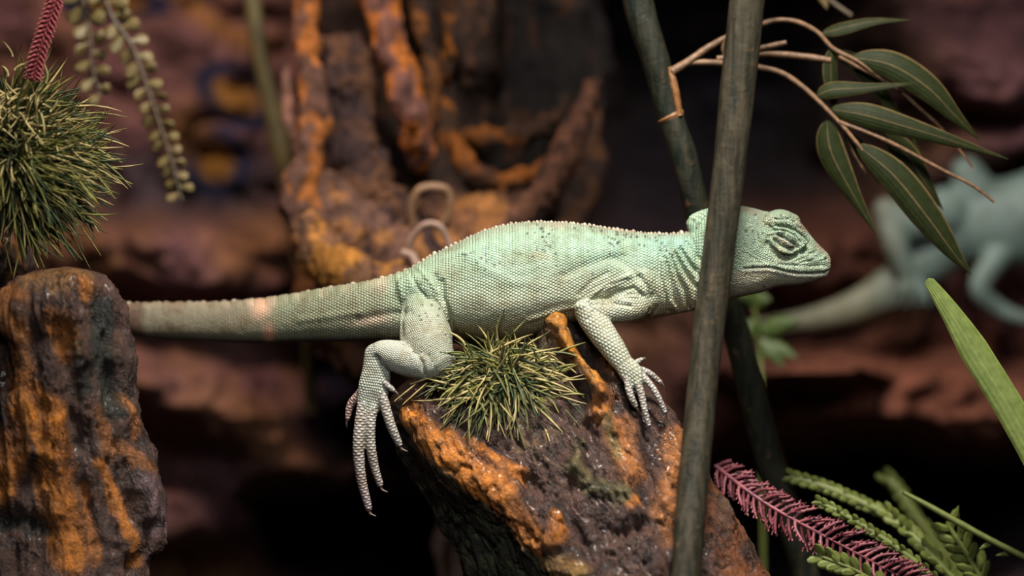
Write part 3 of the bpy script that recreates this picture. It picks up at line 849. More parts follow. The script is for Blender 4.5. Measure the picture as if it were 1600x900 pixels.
LF = [
    # mouth and lips
    (H([(-110, 640), (0, 632), (120, 628), (220, 645), (320, 672), (420, 688), (560, 692), (700, 680), (745, 655)]), 1.2, -2.1),
    (H([(-100, 615), (100, 602), (200, 610), (300, 640), (440, 655), (580, 655), (700, 645)]), 2.6, 1.6),
    (H([(-110, 668), (0, 660), (130, 655), (240, 675), (400, 712), (600, 720), (700, 710)]), 2.6, 1.5),
    (H([(240, 600), (400, 610), (560, 615), (700, 615)]), 1.3, -1.4),
    # eye
    (H([(150, 290), (250, 272), (350, 300), (430, 355), (475, 420)]), 2.0, 4.2),
    (H([(175, 215), (230, 240), (310, 250), (400, 290), (470, 355), (515, 430)]), 2.0, 4.0),
    (H([(185, 252), (300, 266), (390, 315), (450, 380)]), 1.3, -3.6),
    (H([(150, 225), (210, 215), (300, 225), (400, 262), (490, 330), (545, 420)]), 1.6, -2.6),
    (H([(240, 300), (320, 335), (400, 395), (425, 425)]), 1.9, -6.0),
    (H([(200, 320), (270, 350), (350, 405), (400, 425)]), 2.4, 3.2),
    (H([(190, 350), (250, 410), (330, 440), (400, 432)]), 1.3, -3.8),
    (H([(150, 350), (200, 420), (280, 468), (360, 485), (410, 455)]), 2.0, 3.8),
    (H([(165, 420), (230, 480), (310, 505), (380, 500)]), 1.2, -2.2),
    (H([(120, 380), (160, 460), (240, 530), (330, 545), (420, 510), (500, 450)]), 2.2, -4.4),
    (H([(155, 260), (130, 330), (125, 400)]), 1.8, -3.0),
    (H([(455, 435), (480, 450)]), 2.4, 3.4), (H([(440, 470), (430, 430)]), 1.2, -2.6), (H([(500, 415), (505, 460)]), 1.3, -2.6),
    (H([(530, 400), (500, 480)]), 2.2, -2.4),
    # nostril, snout
    (H([(708, 545)]), 1.5, -4.6), (H([(708, 548)]), 4.4, 2.4), (H([(600, 480), (660, 600)]), 2.0, -1.6), (H([(520, 520), (620, 560)]), 3, 1.8),
    (H([(420, 560), (520, 520), (600, 470)]), 1.4, -1.4), (H([(440, 585), (560, 560), (640, 520)]), 1.4, -1.2), (H([(180, 140), (260, 150), (330, 140)]), 1.6, -1.6),
    (H([(330, 150), (390, 170), (420, 150), (370, 125), (330, 150)]), 1.3, -1.8), (H([(430, 230), (500, 250), (540, 330)]), 1.6, -1.8),
    # cheek wrinkles
    (H([(-120, 480), (-20, 540), (60, 590)]), 1.6, -1.0), (H([(-100, 420), (0, 500), (90, 560)]), 1.6, -.9), (H([(70, 230), (110, 330), (100, 440)]), 2, -1.2),
    # throat folds
    ([(1050, 398), (1062, 425), (1078, 450), (1084, 478)], 3.0, 4.6), ([(1056, 392), (1072, 415), (1092, 440)], 2.8, 4.6), ([(1066, 384), (1080, 405), (1098, 425)], 2.6, 4.0),
    ([(1043, 400), (1052, 430), (1064, 462), (1068, 482)], 2.8, 4.2), ([(1036, 408), (1040, 440), (1048, 480)], 2.8, 2.8),
    ([(1047, 398), (1057, 430), (1071, 455), (1076, 482)], 1.8, -4.4), ([(1053, 394), (1068, 422), (1086, 448)], 1.8, -4.6), ([(1062, 388), (1077, 412), (1096, 434)], 1.8, -4.2),
    ([(1072, 378), (1086, 396), (1100, 412)], 2.0, -3.6), ([(1039, 402), (1046, 435), (1056, 475)], 1.8, -3.4), ([(1032, 392), (1030, 425), (1040, 462), (1044, 486)], 1.8, -2.4),
    ([(1088, 440), (1086, 465), (1094, 478)], 2.4, 3.6), ([(1048, 470), (1060, 487)], 2.4, 2.4), ([(1074, 364), (1082, 376), (1088, 392), (1090, 420)], 2.2, -4.0),
    # shoulder and arm folds
    ([(1000, 432), (1014, 452), (1020, 478), (1016, 495)], 3.0, -4.0), ([(925, 474), (955, 472), (985, 478)], 2.2, -4.6), ([(915, 468), (940, 452), (965, 440), (985, 430)], 3.2, 3.4),
    ([(945, 470), (965, 456), (990, 450), (1004, 462)], 2.2, -3.0), ([(955, 474), (975, 462), (994, 464)], 1.8, 2.2), ([(930, 462), (950, 446), (978, 436)], 1.8, -2.6),
    ([(910, 478), (880, 482), (850, 492), (825, 500)], 2.8, 2.6), ([(880, 430), (915, 415), (955, 402), (975, 400)], 5, -2.6), ([(960, 402), (985, 420), (1000, 436)], 4.0, -2.4),
    ([(900, 470), (860, 468), (820, 470), (780, 480)], 10, 1.6), ([(918, 500), (924, 492), (926, 486)], 1.6, -2.6), ([(905, 460), (925, 440), (950, 426)], 2.4, -1.8),
    # flank behind, hip folds
    ([(690, 440), (694, 470), (704, 500), (713, 530)], 3.2, -4.6), ([(680, 430), (686, 452), (692, 470)], 2.4, -3.0), ([(640, 425), (652, 450), (668, 468)], 2.2, -2.6), ([(655, 420), (672, 440), (684, 458)], 2.4, 2.2),
    ([(632, 470), (626, 500), (628, 525)], 2.4, -3.0), ([(620, 430), (630, 470)], 2.6, 1.6), ([(648, 548), (660, 566), (664, 588)], 2.0, -5.0), ([(655, 552), (640, 542), (625, 535)], 2.0, -3.5),
    ([(720, 392), (760, 420), (800, 440), (850, 446)], 6, 1.6),
    ([(560, 500), (600, 492), (640, 488)], 5, -3.0), ([(470, 500), (560, 488)], 4, 1.6), ([(588, 556), (592, 562)], 2, -2),
]
disp = features(V, N, LF)
# wavy ring folds on neck and hind part, tail rings
xy = V[:, :2]
dorsal = smooth01(-(V[:, 1] - np.interp(V[:, 0], [r[0] for r in BODY], [(r[1] * .45 + r[2] * .55) for r in BODY])), 0, 60) * (V[:, 0] < 1070) * (V[:, 0] > 640)
disp += 0.45 * np.cos(V[:, 0] * 2 * math.pi / 5.2 + 1.5 * np.sin(V[:, 1] * .03)) * dorsal
tl = smooth01(660 - V[:, 0], 0, 40) * (V[:, 1] < 540) * (V[:, 1] > 400)
disp += tl * 1.0 * np.abs(np.sin(V[:, 0] * math.pi / 18.0)) * smooth01(np.interp(V[:, 0], [r[0] for r in BODY], [r[1] for r in BODY]) + 22 - V[:, 1], 0, 18) * 1.3 * (1 + fbm(V * 0.02, 2, 77))
disp += 0.9 * fbm(V * 0.045, 3, 61)
V2 = V + N * disp[:, None]

# scale coordinates: which part, how far along, how far round
rows = np.asarray(BODY + HEAD[6:]); best = np.full(len(V), 9.0); suv = np.zeros((len(V), 3))
bx = rows[:, 0]; o_ = np.argsort(bx); bx = bx[o_]; rr = rows[o_]
cy = np.interp(V[:, 0], bx, (rr[:, 1] + rr[:, 2]) / 2); hh = np.interp(V[:, 0], bx, (rr[:, 2] - rr[:, 1]) / 2)
hw = np.interp(V[:, 0], bx, rr[:, 3]); wc = np.interp(V[:, 0], bx, rr[:, 4])
th = np.arctan2((V[:, 1] - cy) / hh, -(V[:, 2] - wc) / hw)
pitch = np.where(V[:, 0] > 1120, 3.9, 4.7)
suv[:, 0] = V[:, 0]; suv[:, 1] = th * (hh + hw) * 0.56
best = np.sqrt(((V[:, 1] - cy) / hh) ** 2 + ((V[:, 2] - wc) / hw) ** 2)
limbid = np.full(len(V), -1)
for li, (nm, p) in enumerate(limbs.items()):
    if nm in ('hip', 'shoulder', 'cheek', 'jaw_angle', 'brow', 'far_brow', 'eye_dome', 'far_eye_dome', 'hump'): continue
    lo = p.path.min(0) - p.rad.max() * 1.3; hi = p.path.max(0) + p.rad.max() * 1.3
    m = np.nonzero(((V > lo) & (V < hi)).all(1))[0]
    if not len(m): continue
    dist = np.linalg.norm(V[m][:, None] - p.path[None], axis=2); k = dist.argmin(1)
    q = dist[np.arange(len(m)), k] / (p.rad[k].mean(1) + 1e-6)
    s = np.concatenate([[0], np.cumsum(np.linalg.norm(np.diff(p.path, axis=0), axis=1))])
    T = np.gradient(p.path, axis=0); T /= np.linalg.norm(T, axis=1)[:, None]
    A = np.cross(T, (0, 0, 1.0)); A /= np.linalg.norm(A, axis=1)[:, None] + 1e-9; B = np.cross(A, T)
    dv = V[m] - p.path[k]
    ang = np.arctan2((dv * A[k]).sum(1), -(dv * B[k]).sum(1) * np.sign((B[k][:, 2] + 1e-9)))
    along = s[k] + (dv * T[k]).sum(1)
    sel = q < np.minimum(best[m], 1.35)
    mm = m[sel]; best[mm] = q[sel]; limbid[mm] = li
    suv[mm, 0] = along[sel]; suv[mm, 1] = (ang * p.rad[k].mean(1))[sel]
ln = list(limbs)
digit = np.array([i >= 0 and (ln[i].startswith('digit')) for i in range(-1, len(ln))])[limbid + 1]
fore = np.isin(limbid, [ln.index('forearm'), ln.index('hand')])
freq = 2 * math.pi / (0.866 * np.where(digit, 5.0, np.where(np.isin(limbid, [ln.index('thigh'), ln.index('shank')]), 3.6, np.where(fore, 6.2, np.where(V[:, 0] > 1110, 3.6, 4.8)))))
hd = (limbid < 0) * smooth01(V[:, 0], 1095, 1130)
wx = fbm(V * 0.09, 2, 301); wy = fbm(V * 0.09, 2, 302)
suv[:, 0] += wx * (1.2 + 5 * hd); suv[:, 1] += wy * (1.2 + 5 * hd)
suv[digit, 1] *= 0.45
suv[:, 0] = suv[:, 0] * freq; suv[:, 1] = suv[:, 1] * freq; suv[:, 2] = 0
# colours
bt = np.interp(V[:, 0], bx, rr[:, 1]); bb = np.interp(V[:, 0], bx, rr[:, 2])
u = np.clip((V[:, 1] - bt) / (bb - bt), 0, 1)
n1 = fbm(V * 0.02, 4, 71); n2 = fbm(V * 0.06, 3, 72)
mint = np.array((0.33, 0.47, 0.33)); pale = np.array((0.48, 0.53, 0.385)); cream = np.array((0.52, 0.46, 0.28)); turq = np.array((0.33, 0.57, 0.46))
c = mint + (pale - mint) * smooth01(u + .15 * n1, 0.25, 0.75)[:, None]
c = paint(c, smooth01(u + .06 * n1, 0.74, 0.95), cream, 0.9)
c = paint(c, gauss(xy, 780, 400, 60, 26, 0), turq, 0.4); c = paint(c, gauss(xy, 950, 385, 70, 20, 8), turq, 0.4); c = paint(c, gauss(xy, 1045, 375, 30, 14), (0.26, 0.54, 0.48), 0.6)
c = paint(c, gauss(xy, 1165, 350, 22, 20), turq, 0.5)
head = smooth01(V[:, 0], 1120, 1150)
c = paint(c, head * (1 - smooth01(u, 0.55, 0.8)), (0.34, 0.47, 0.34), 0.8)
c = paint(c, head * smooth01(u, 0.62, 0.72) * (V[:, 0] > 1205), (0.36, 0.52, 0.40), 0.6)
c = paint(c, head * smooth01(V[:, 1] - np.interp(V[:, 0], [1140, 1180, 1230, 1295], [418, 420, 427, 428]), 2, 8), (0.55, 0.53, 0.39), 0.85)
c = paint(c, np.exp(-0.5 * (seg_dist(xy, H([(-60, 672), (130, 660), (240, 680), (400, 712), (600, 716), (710, 700)])) / 2.2) ** 2), (0.62, 0.60, 0.50), 0.8)
c = paint(c, smooth01(V[:, 0], 1284, 1298) * smooth01(n2 + .5, 0, .6), (0.55, 0.45, 0.30), 0.7)
c = paint(c, gauss(xy, 1240, 342, 26, 10, 25), (0.24, 0.28, 0.20), 0.6)
c = paint(c, gauss(xy, 1255, 352, 5, 9, -20), (0.34, 0.18, 0.14), 0.6); c = paint(c, gauss(xy, 1281, 387, 9, 4, 40), (0.34, 0.16, 0.12), 0.6)
c = paint(c, gauss(xy, 1175, 330, 14, 4, 10), (0.36, 0.22, 0.16), 0.5); c = paint(c, gauss(xy, 1200, 347, 8, 5), (0.45, 0.38, 0.24), 0.6)
# eyelid colours
c = paint(c, gauss(xy, *H([(300, 385)])[0], 12, 4.5, 30), (0.33, 0.26, 0.20), 0.8)
c = paint(c, gauss(xy, *H([(260, 480)])[0], 11, 4, 32), (0.40, 0.33, 0.17), 0.7)
c = paint(c, np.exp(-0.5 * (seg_dist(xy, H([(255, 305), (325, 338), (405, 398)])) / 1.6) ** 2), (0.05, 0.03, 0.035), 0.9)
c = paint(c, np.exp(-0.5 * (seg_dist(xy, H([(708, 545)])) / 1.6) ** 2), (0.03, 0.03, 0.02), 0.9)
c = paint(c, np.exp(-0.5 * (seg_dist(xy, LF[0][0]) / 1.0) ** 2), (0.06, 0.07, 0.05), 0.5)
for sx in range(1214, 1290, 9): c = paint(c, np.exp(-0.5 * (seg_dist(xy, [(sx, 416 + (sx - 1214) * .08), (sx + 1, 425 + (sx - 1214) * .05)]) / .8) ** 2), (0.12, 0.2, 0.14), 0.6)
# legs are whiter, digits greyer
legs = np.isin(limbid, [ln.index(k) for k in ('thigh', 'shank', 'foot', 'upper_arm', 'forearm', 'hand')])
legm = legs.astype(float)
legm *= np.where(limbid == ln.index('thigh'), smooth01(V[:, 1], 440, 530), 1.0) * np.where(limbid == ln.index('upper_arm'), smooth01(1020 - V[:, 0], 0, 60), 1.0)
c = paint(c, legm, (0.45, 0.50, 0.41), 0.8)
c = paint(c, np.isin(limbid, [ln.index('shank'), ln.index('foot')]).astype(float), (0.58, 0.63, 0.56), 0.7)
c = paint(c, digit.astype(float), (0.46, 0.44, 0.43), 0.85)
c = paint(c, (limbid == ln.index('digit_e')).astype(float), (0.46, 0.30, 0.27), 0.9)
c = paint(c, digit * smooth01(V[:, 1], 690, 790) * (V[:, 0] < 640), (0.34, 0.24, 0.26), 0.7)
tailm = smooth01(640 - V[:, 0], 0, 60) * (limbid < 0)
c = paint(c, tailm, (0.27, 0.29, 0.19), 0.88)
c = paint(c, tailm * smooth01(430 - V[:, 0], 0, 60), (0.25, 0.215, 0.145), 0.85)
c = paint(c, tailm * np.exp(-((V[:, 0] - 205) / 20) ** 4), (0.11, 0.045, 0.02), 0.85)
c = paint(c, tailm * np.exp(-((V[:, 0] - 272) / 16) ** 4) * smooth01(n2 + .3, 0, .4), (0.14, 0.08, 0.045), 0.6)
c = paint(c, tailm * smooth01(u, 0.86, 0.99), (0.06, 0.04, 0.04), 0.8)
c = paint(c, tailm * gauss(xy, 408, 481, 10, 12, 20), (0.90, 0.55, 0.38)); c = paint(c, tailm * gauss(xy, 421, 522, 6, 10), (0.90, 0.45, 0.30))
c = paint(c, tailm * gauss(xy, 597, 440, 6, 12), (0.72, 0.56, 0.42), .8); c = paint(c, tailm * gauss(xy, 585, 500, 30, 7, -8), (0.55, 0.42, 0.32), .8)
for px_ in range(200, 640, 38): c = paint(c, tailm * gauss(xy, px_, 470 - max(px_ - 420, 0) * .2, 5, 8), (0.55, 0.45, 0.32), .4)
c = paint(c, gauss(xy, 655, 400, 60, 10, -35), (0.34, 0.36, 0.26), 0.5)
c = paint(c, gauss(xy, 700, 425, 16, 10), (0.30, 0.28, 0.18), 0.5); c = paint(c, gauss(xy, 842, 400, 12, 5), (0.36, 0.28, 0.16), 0.6); c = paint(c, gauss(xy, 870, 350, 14, 5), (0.42, 0.26, 0.18), 0.7)
c = paint(c, gauss(xy, 800, 408, 12, 8), (0.34, 0.36, 0.24), 0.5)
c = paint(c, smooth01(0.10 - u, 0, 0.08) * (V[:, 0] > 680) * (V[:, 0] < 1075) * (limbid < 0), (0.30, 0.33, 0.25), 0.6)
spots = []
for cx_, cy_, sx_, sy_, nn_ in ((752, 405, 26, 12, 16), (850, 375, 13, 16, 36), (960, 373, 18, 12, 34), (1035, 380, 12, 12, 20), (925, 350, 40, 6, 16), (1200, 350, 26, 10, 10), (1180, 365, 20, 20, 18), (660, 500, 24, 20, 12), (1085, 350, 8, 10, 7), (880, 400, 60, 30, 18)):
    for _ in range(nn_): spots.append((random.gauss(cx_, sx_), random.gauss(cy_, sy_), random.uniform(1.0, 2.3)))
spots += [(752, 403, 2.2), (953, 397, 2.2), (1034, 380, 2), (940, 360, 2.2), (1194, 448, 2.0), (667, 495, 1.8), (684, 493, 1.8), (658, 443, 1.8)]
for a_, b_, r_ in spots:
    m = np.nonzero((np.abs(xy[:, 0] - a_) < 3 * r_ + 1) & (np.abs(xy[:, 1] - b_) < 3 * r_ + 1))[0]
    if len(m):
        k = np.exp(-(((xy[m, 0] - a_) ** 2 + (xy[m, 1] - b_) ** 2) / r_ ** 2) ** 1.5)[:, None] * 0.85
        c[m] = c[m] * (1 - k) + np.array((0.03, 0.035, 0.03)) * k
c = np.clip(c * (1 + .10 * n2[:, None]) * np.array((.76, .74, .74)), 0, 1)

liz = thing('lizard', P(800, 530, 0), 'pale mint green lizard asleep on the driftwood log with one hind foot hanging', 'lizard')
V3 = to_world(V2)
body = mesh_obj('body', V3, F, M_SKIN, liz, cols=c, attr2=suv)

# crest of small blunt scales along the spine
mb = MB()
topx = np.array([r[0] for r in BODY] + [1130]); topy = np.array([r[1] for r in BODY] + [346])
def crest_bump(x, y, w, rx_, ry_):
    n = 7; rings = []
    for k, s_ in ((-.6, 1.0), (.2, .95), (.75, .6), (1.0, .15)):
        for j in range(n):
            a = j * 2 * math.pi / n
            rings.append((x + rx_ * s_ * math.cos(a) - 0.15 * rx_ * k, y - ry_ * k, w + rx_ * .8 * s_ * math.sin(a)))
    f = grid_faces(4, n); f.append([3 * n + j for j in reversed(range(n))])
    mb.add(to_world(rings), f)
x = 662
while x < 1078:
    s_ = random.uniform(2.4, 4.0); big = random.random() < .25
    y = np.interp(x, topx, topy)
    crest_bump(x, y + 0.6, 0, s_ * (1.25 if big else 1), s_ * (1.45 if big else 1.1)); x += s_ * 1.9
x = 190
while x < 660:
    y = np.interp(x, topx, topy); s_ = random.uniform(2.6, 4.4)
    crest_bump(x, y + 2, np.interp(x, topx, [r[4] for r in BODY] + [0]), s_ * 1.5, s_); x += s_ * random.uniform(2.6, 4.2)
cr = mesh_obj('crest', mb.V(), mb.f, M_CREST, liz); tag(cr, 'row of small brownish blunt scales along the spine', kind='stuff')

for nm, (p, r) in list(TOES.items()) + list(FING.items()):
    p = np.asarray(p, float); d = p[-1] - p[-2]; d /= np.linalg.norm(d); L = 13 if nm in TOES else 9
    e = p[-1] + d * r[-1] * .6
    hook = np.array((9, 2, -2)) if nm in 'abc' else np.array((1.5, 5, 3))
    ctrl = [e - d * 3, e + d * L * .35, e + d * L * .5 + hook * .5, e + d * L * .55 + hook]
    Vc, Fc = tube(catmull(ctrl, 9), np.linspace(r[-1] * .55, .4, 9), 8, flat=(0, 0, 1))
    mesh_obj('claw', to_world(Vc), Fc, M_CLAW, liz)


# ------------------------------------------------------------------ second lizard, far behind on the right
liz2 = thing('lizard', P(1500, 500, 1000), 'out-of-focus pale blue-green lizard far back on the right behind the bamboo leaves', 'lizard')
mb = MB()
WB = 1000
mb.add(*Part([(1700, 300, WB), (1600, 345, WB), (1530, 350, WB), (1480, 375, WB), (1440, 410, WB - 20), (1390, 452, WB - 40), (1330, 482, WB - 50), (1260, 500, WB - 40), (1170, 512, WB)],
             [(70, 60), (72, 62), (66, 58), (52, 48), (40, 38), (33, 30), (25, 22), (17, 15), (9, 8)], 28, 9).mesh())
mb.add(*Part([(1480, 330, WB - 30), (1420, 350, WB - 70), (1385, 330, WB - 80)], [40, 30, 22], 20, 9).mesh())
mb.add(*Part([(1385, 335, WB - 80), (1400, 385, WB - 90), (1420, 430, WB - 90)], [20, 20, 14], 20, 9).mesh())
mb.add(*Part([(1530, 300, WB - 20), (1510, 270, WB - 20)], [30, 26], 20, 9).mesh())
mb.add(*Part([(1560, 400, WB - 40), (1530, 450, WB - 60), (1565, 485, WB - 40), (1610, 500, WB - 40)], [22, 17, 14, 10], 20, 9).mesh())
mb.add(*Part([(1690, 305, WB), (1760, 290, WB), (1840, 285, WB), (1900, 300, WB)], [(68, 58), (46, 40), (52, 42), (14, 12)], 24, 9).mesh())
for k in range(4): mb.add(*Part([(1418, 425, WB - 90), (1405 + 14 * k, 450, WB - 95), (1398 + 18 * k, 478, WB - 92)], [8, 6, 5], 12, 5).mesh())
Vb, Fb = voxel(mb, 4.5, 6)
Nb = mesh_normals(Vb, Fb)
nb = fbm(Vb * .02, 3, 5)
cb = np.tile(np.array((0.15, 0.215, 0.20)), (len(Vb), 1)); cb = paint(cb, smooth01(Vb[:, 0] * -1 + 1450, 0, 120), (0.20, 0.19, 0.12), .8); cb = cb * (1 + .3 * nb[:, None])
sb = np.column_stack([Vb[:, 0], Vb[:, 1], Vb[:, 0] * 0]) * 2 * math.pi / 7
mesh_obj('body', to_world(Vb), Fb, M_SKIN, liz2, cols=cb, attr2=sb)


# ------------------------------------------------------------------ bamboo
def bamboo_mat(name, a, b_, c_, rough=0.4):
    m, nt, b = new_mat(name)
    tc = nd(nt, 'ShaderNodeTexCoord')
    mp = nd(nt, 'ShaderNodeMapping'); mp.inputs['Scale'].default_value = (1, 1, 0.12); nt.links.new(tc.outputs['Object'], mp.inputs[0])
    n1 = noise_node(nt, 420, 6, 0.65, mp.outputs[0]); n2 = noise_node(nt, 190, 7, 0.7, tc.outputs['Object'])
    r = ramp(nt, n1.outputs[0], [(0.38, a), (0.60, b_)])
    s = ramp(nt, n2.outputs[0], [(0.60, (0, 0, 0)), (0.74, (1, 1, 1))])
    c = mixc(nt, r.outputs[0], c_, s.outputs[0]); nt.links.new(c, b.inputs['Base Color'])
    b.inputs['Roughness'].default_value = rough; b.inputs['Specular IOR Level'].default_value = 0.2
    h_ = bump(nt, None, n1.outputs[0], 0.0009, .8); bump(nt, b, n2.outputs[0], 0.0008, .8, prev=h_)
    return m


M_BAM = bamboo_mat('dark_bamboo', (0.016, 0.016, 0.010), (0.052, 0.043, 0.027), (0.13, 0.078, 0.035), .5)
M_BAM2 = bamboo_mat('dark_bamboo_rear', (0.006, 0.010, 0.007), (0.024, 0.023, 0.014), (0.13, 0.060, 0.022))
M_TWIG = plain_mat('bamboo_twig', (0.20, 0.105, 0.048), 0.5, 500, 0.4, 0.0003, col2=(0.08, 0.045, 0.024))
M_NODE = plain_mat('bamboo_node', (0.22, 0.095, 0.03), 0.5, 500, 0.5, 0.0003)


def interp_path(ctrl, y):
    c_ = np.asarray(ctrl, float); return [np.interp(y, c_[:, 1], c_[:, i]) for i in (0, 1, 2)]


bam = thing('bamboo_cane', P(1030, 1600, -150), 'foreground dark bamboo cane crossing in front of the lizard neck', 'bamboo')
ctrl = [(1240, -900, -170), (1190, -300, -165), (1167, 0, -160), (1150, 160, -158), (1132, 323, -155), (1114, 460, -158), (1098, 600, -172), (1084, 750, -205), (1071, 900, -245), (1050, 1200, -300), (1030, 1620, -330)]
rad = [30, 29, 28, 27, 25, 25, 24, 23.5, 23, 23, 23]
V, F = tube_px(ctrl, rad, 32, 220, 1.4, 0.02, 3); mesh_obj('culm', V, F, M_BAM, bam)
for y in (-250, 1050):
    c0 = interp_path(ctrl, y); V, F = tube_px([(c0[0], y - 5, c0[2]), (c0[0] - 0.5, y, c0[2]), (c0[0] - 1, y + 5, c0[2])], [25, 30, 25], 28, 9); mesh_obj('node', V, F, M_NODE, bam)

bam2 = thing('bamboo_cane', P(1420, 1500, 300), 'leafy dark bamboo cane rising behind the lizard neck', 'bamboo')
ctrl = [(880, -600, 90), (940, -250, 90), (996, 0, 95), (1023, 90, 95), (1048, 182, 97), (1070, 250, 100), (1088, 320, 108), (1115, 410, 130), (1150, 520, 165), (1182, 640, 190), (1210, 740, 210), (1260, 900, 240), (1420, 1500, 300)]
rad = [26, 25, 24.5, 22.5, 20, 21, 21, 21, 21, 22, 22, 22, 22]
V, F = tube_px(ctrl, rad, 32, 220, 2.2, 0.03, 8); mesh_obj('culm', V, F, M_BAM2, bam2)
for y, rr_ in ((183, 22), (-200, 27)):
    c0 = interp_path(ctrl, y)
    V, F = tube_px([(c0[0] - 2, y - 4, c0[2]), (c0[0] - .5, y - 1, c0[2]), (c0[0] + 1, y + 3, c0[2])], [rr_ - 2, rr_, rr_ - 2], 28, 9, 1.2, .08); mesh_obj('node', V, F, M_NODE, bam2)
V, F = tube_px([(1046, 104, 84), (1052, 128, 82), (1057, 152, 82), (1061, 180, 84)], [4, 6, 6, 5], 12, 24, 1.5, .06); tag(mesh_obj('sheath', V, F, M_NODE, bam2), 'torn orange brown sheath along the cane edge')


def leaf(name, ctrl, width, mat, parent, cup=0.25, tilt=0.0, n=26, m=9, prof=None, thick=1.2, world=False):
    """lens-shaped blade with thickness; ctrl in (x,y,w) px"""
    p = catmull(ctrl, n); t = np.linspace(0, 1, n)
    T = np.gradient(p, axis=0); T /= np.linalg.norm(T, axis=1)[:, None]
    S = np.cross(T, (0, 0, 1.0)); S /= np.linalg.norm(S, axis=1)[:, None] + 1e-9
    Bn = np.cross(S, T)
    ct, st = math.cos(tilt), math.sin(tilt)
    S, Bn = S * ct + Bn * st, -S * st + Bn * ct
    w = (np.sin(np.pi * np.minimum(t ** 0.66, 1)) ** 1.15 * 1.08 if prof is None else prof(t)) * width / 2
    w = np.maximum(w, .5)
    j = np.linspace(-1, 1, m)
    V = []; UV = []
    for sgn in (0, 1):
        for i in range(n):
            for a in j:
                V.append(p[i] + S[i] * a * w[i] + Bn[i] * ((a * a) * cup * w[i] + (thick * (1 - .8 * a * a) if sgn else 0)))
                UV.append((t[i], a, 0))
    F = grid_faces(n, m, closed=False)
    F2 = [[q + n * m for q in reversed(f)] for f in F]
    F = F + F2; o_ = n * m
    for i in range(n - 1):
        F.append([i * m, (i + 1) * m, (i + 1) * m + o_, i * m + o_]); F.append([(i + 1) * m + m - 1, i * m + m - 1, i * m + m - 1 + o_, (i + 1) * m + m - 1 + o_])
    F.append([*range(m)][::-1] + [o_ + q for q in range(m)]) if False else None
    F = [f for f in F if f]
    return mesh_obj(name, to_world(np.array(V)), F, mat, parent, attr2=np.array(UV))


def twig(ctrl, rad, leaves=()):
    V, F = tube_px(ctrl, rad, 10, 70, .8, .08, len(ctrl)); o = mesh_obj('twig', V, F, M_TWIG, bam2)
    for c_, w_, cup, tilt in leaves: leaf('leaf', c_, w_ * .88, M_BLEAF, o, cup, tilt)
    return o


twig([(1050, 112, 82), (1077, 95, 84), (1107, 74, 88), (1141, 56, 92), (1192, 37, 96), (1219, 31, 98), (1248, 35, 98), (1278, 51, 98), (1302, 76, 96), (1341, 96, 94), (1376, 122, 92)], [7, 6, 5.5, 5, 4.5, 4, 4, 4, 3.6, 3, 1.8],
     [([(1284, 52, 98), (1315, 44, 92), (1365, 33, 88), (1423, 31, 86)], 24, .3, .5),
      ([(1330, 90, 96), (1390, 100, 84), (1449, 136, 78), (1492, 180, 80), (1532, 221, 88)], 50, .3, .15),
      ([(1300, 75, 98), (1298, 110, 96), (1302, 150, 96), (1314, 206, 98)], 26, .3, .3),
      ([(1306, 80, 104), (1345, 105, 112), (1392, 165, 118), (1440, 240, 122)], 30, .3, .2)])
twig([(1060, 106, 84), (1077, 98, 86), (1136, 99, 92), (1185, 105, 92), (1219, 113, 90), (1248, 131, 88), (1278, 157, 84), (1312, 192, 78), (1341, 226, 74), (1352, 240, 73)], [6, 5.5, 5, 5, 4.6, 4.4, 4, 3.4, 2.8, 1.6],
     [([(1276, 150, 82), (1300, 140, 76), (1351, 137, 70), (1434, 130, 68)], 30, .3, .35),
      ([(1298, 171, 80), (1345, 178, 68), (1400, 193, 62), (1488, 220, 60), (1576, 249, 66)], 42, .3, .1),
      ([(1338, 226, 74), (1395, 272, 60), (1450, 340, 56), (1490, 395, 58), (1518, 429, 62)], 54, .3, .05),
      ([(1292, 188, 84), (1298, 235, 80), (1328, 295, 80), (1371, 368, 84)], 46, .3, -.1),
      ([(1380, 205, 100), (1415, 240, 104), (1445, 285, 106), (1474, 329, 108)], 40, .3, .1)])
twig([(1312, 191, 78), (1355, 207, 74), (1400, 227, 72), (1473, 266, 70), (1520, 290, 70), (1554, 316, 70)], [3.6, 3.4, 3.2, 3, 2.8, 1.8])
twig([(1310, 88, 96), (1355, 112, 98), (1400, 138, 98), (1440, 172, 100), (1475, 205, 102), (1522, 264, 104)], [3.4, 3.2, 3, 3, 2.6, 1.6])
twig([(1120, 92, 94), (1185, 84, 96), (1234, 86, 98), (1298, 94, 98)], [5, 5.5, 5.5, 5])
twig([(1140, 85, 92), (1185, 76, 92), (1229, 66, 90)], [4.5, 5, 4])
twig([(1132, 62, 90), (1130, 80, 92), (1138, 95, 94)], [3.5, 3.2, 3])
twig([(1296, 128, 98), (1325, 220, 100), (1352, 270, 104)], [2.4, 2, 1.4], [([(1320, 210, 104), (1350, 240, 108), (1375, 290, 112)], 26, .2, .2)])

# green strap leaf at right
ob = leaf('strap_leaf', [(1449, 436, -60), (1488, 492, -64), (1530, 560, -70), (1585, 650, -80), (1640, 760, -95), (1700, 950, -120), (1720, 1610, -200)], 48, M_BLADE, None, .2, .05, 50, 9,
          prof=lambda t: np.interp(t, [0, .02, .12, .3, .6, 1], [.12, .34, .58, .98, 1.0, .8]))
tag(ob, 'bright green strap-shaped leaf slanting in from the right edge', 'leaf')

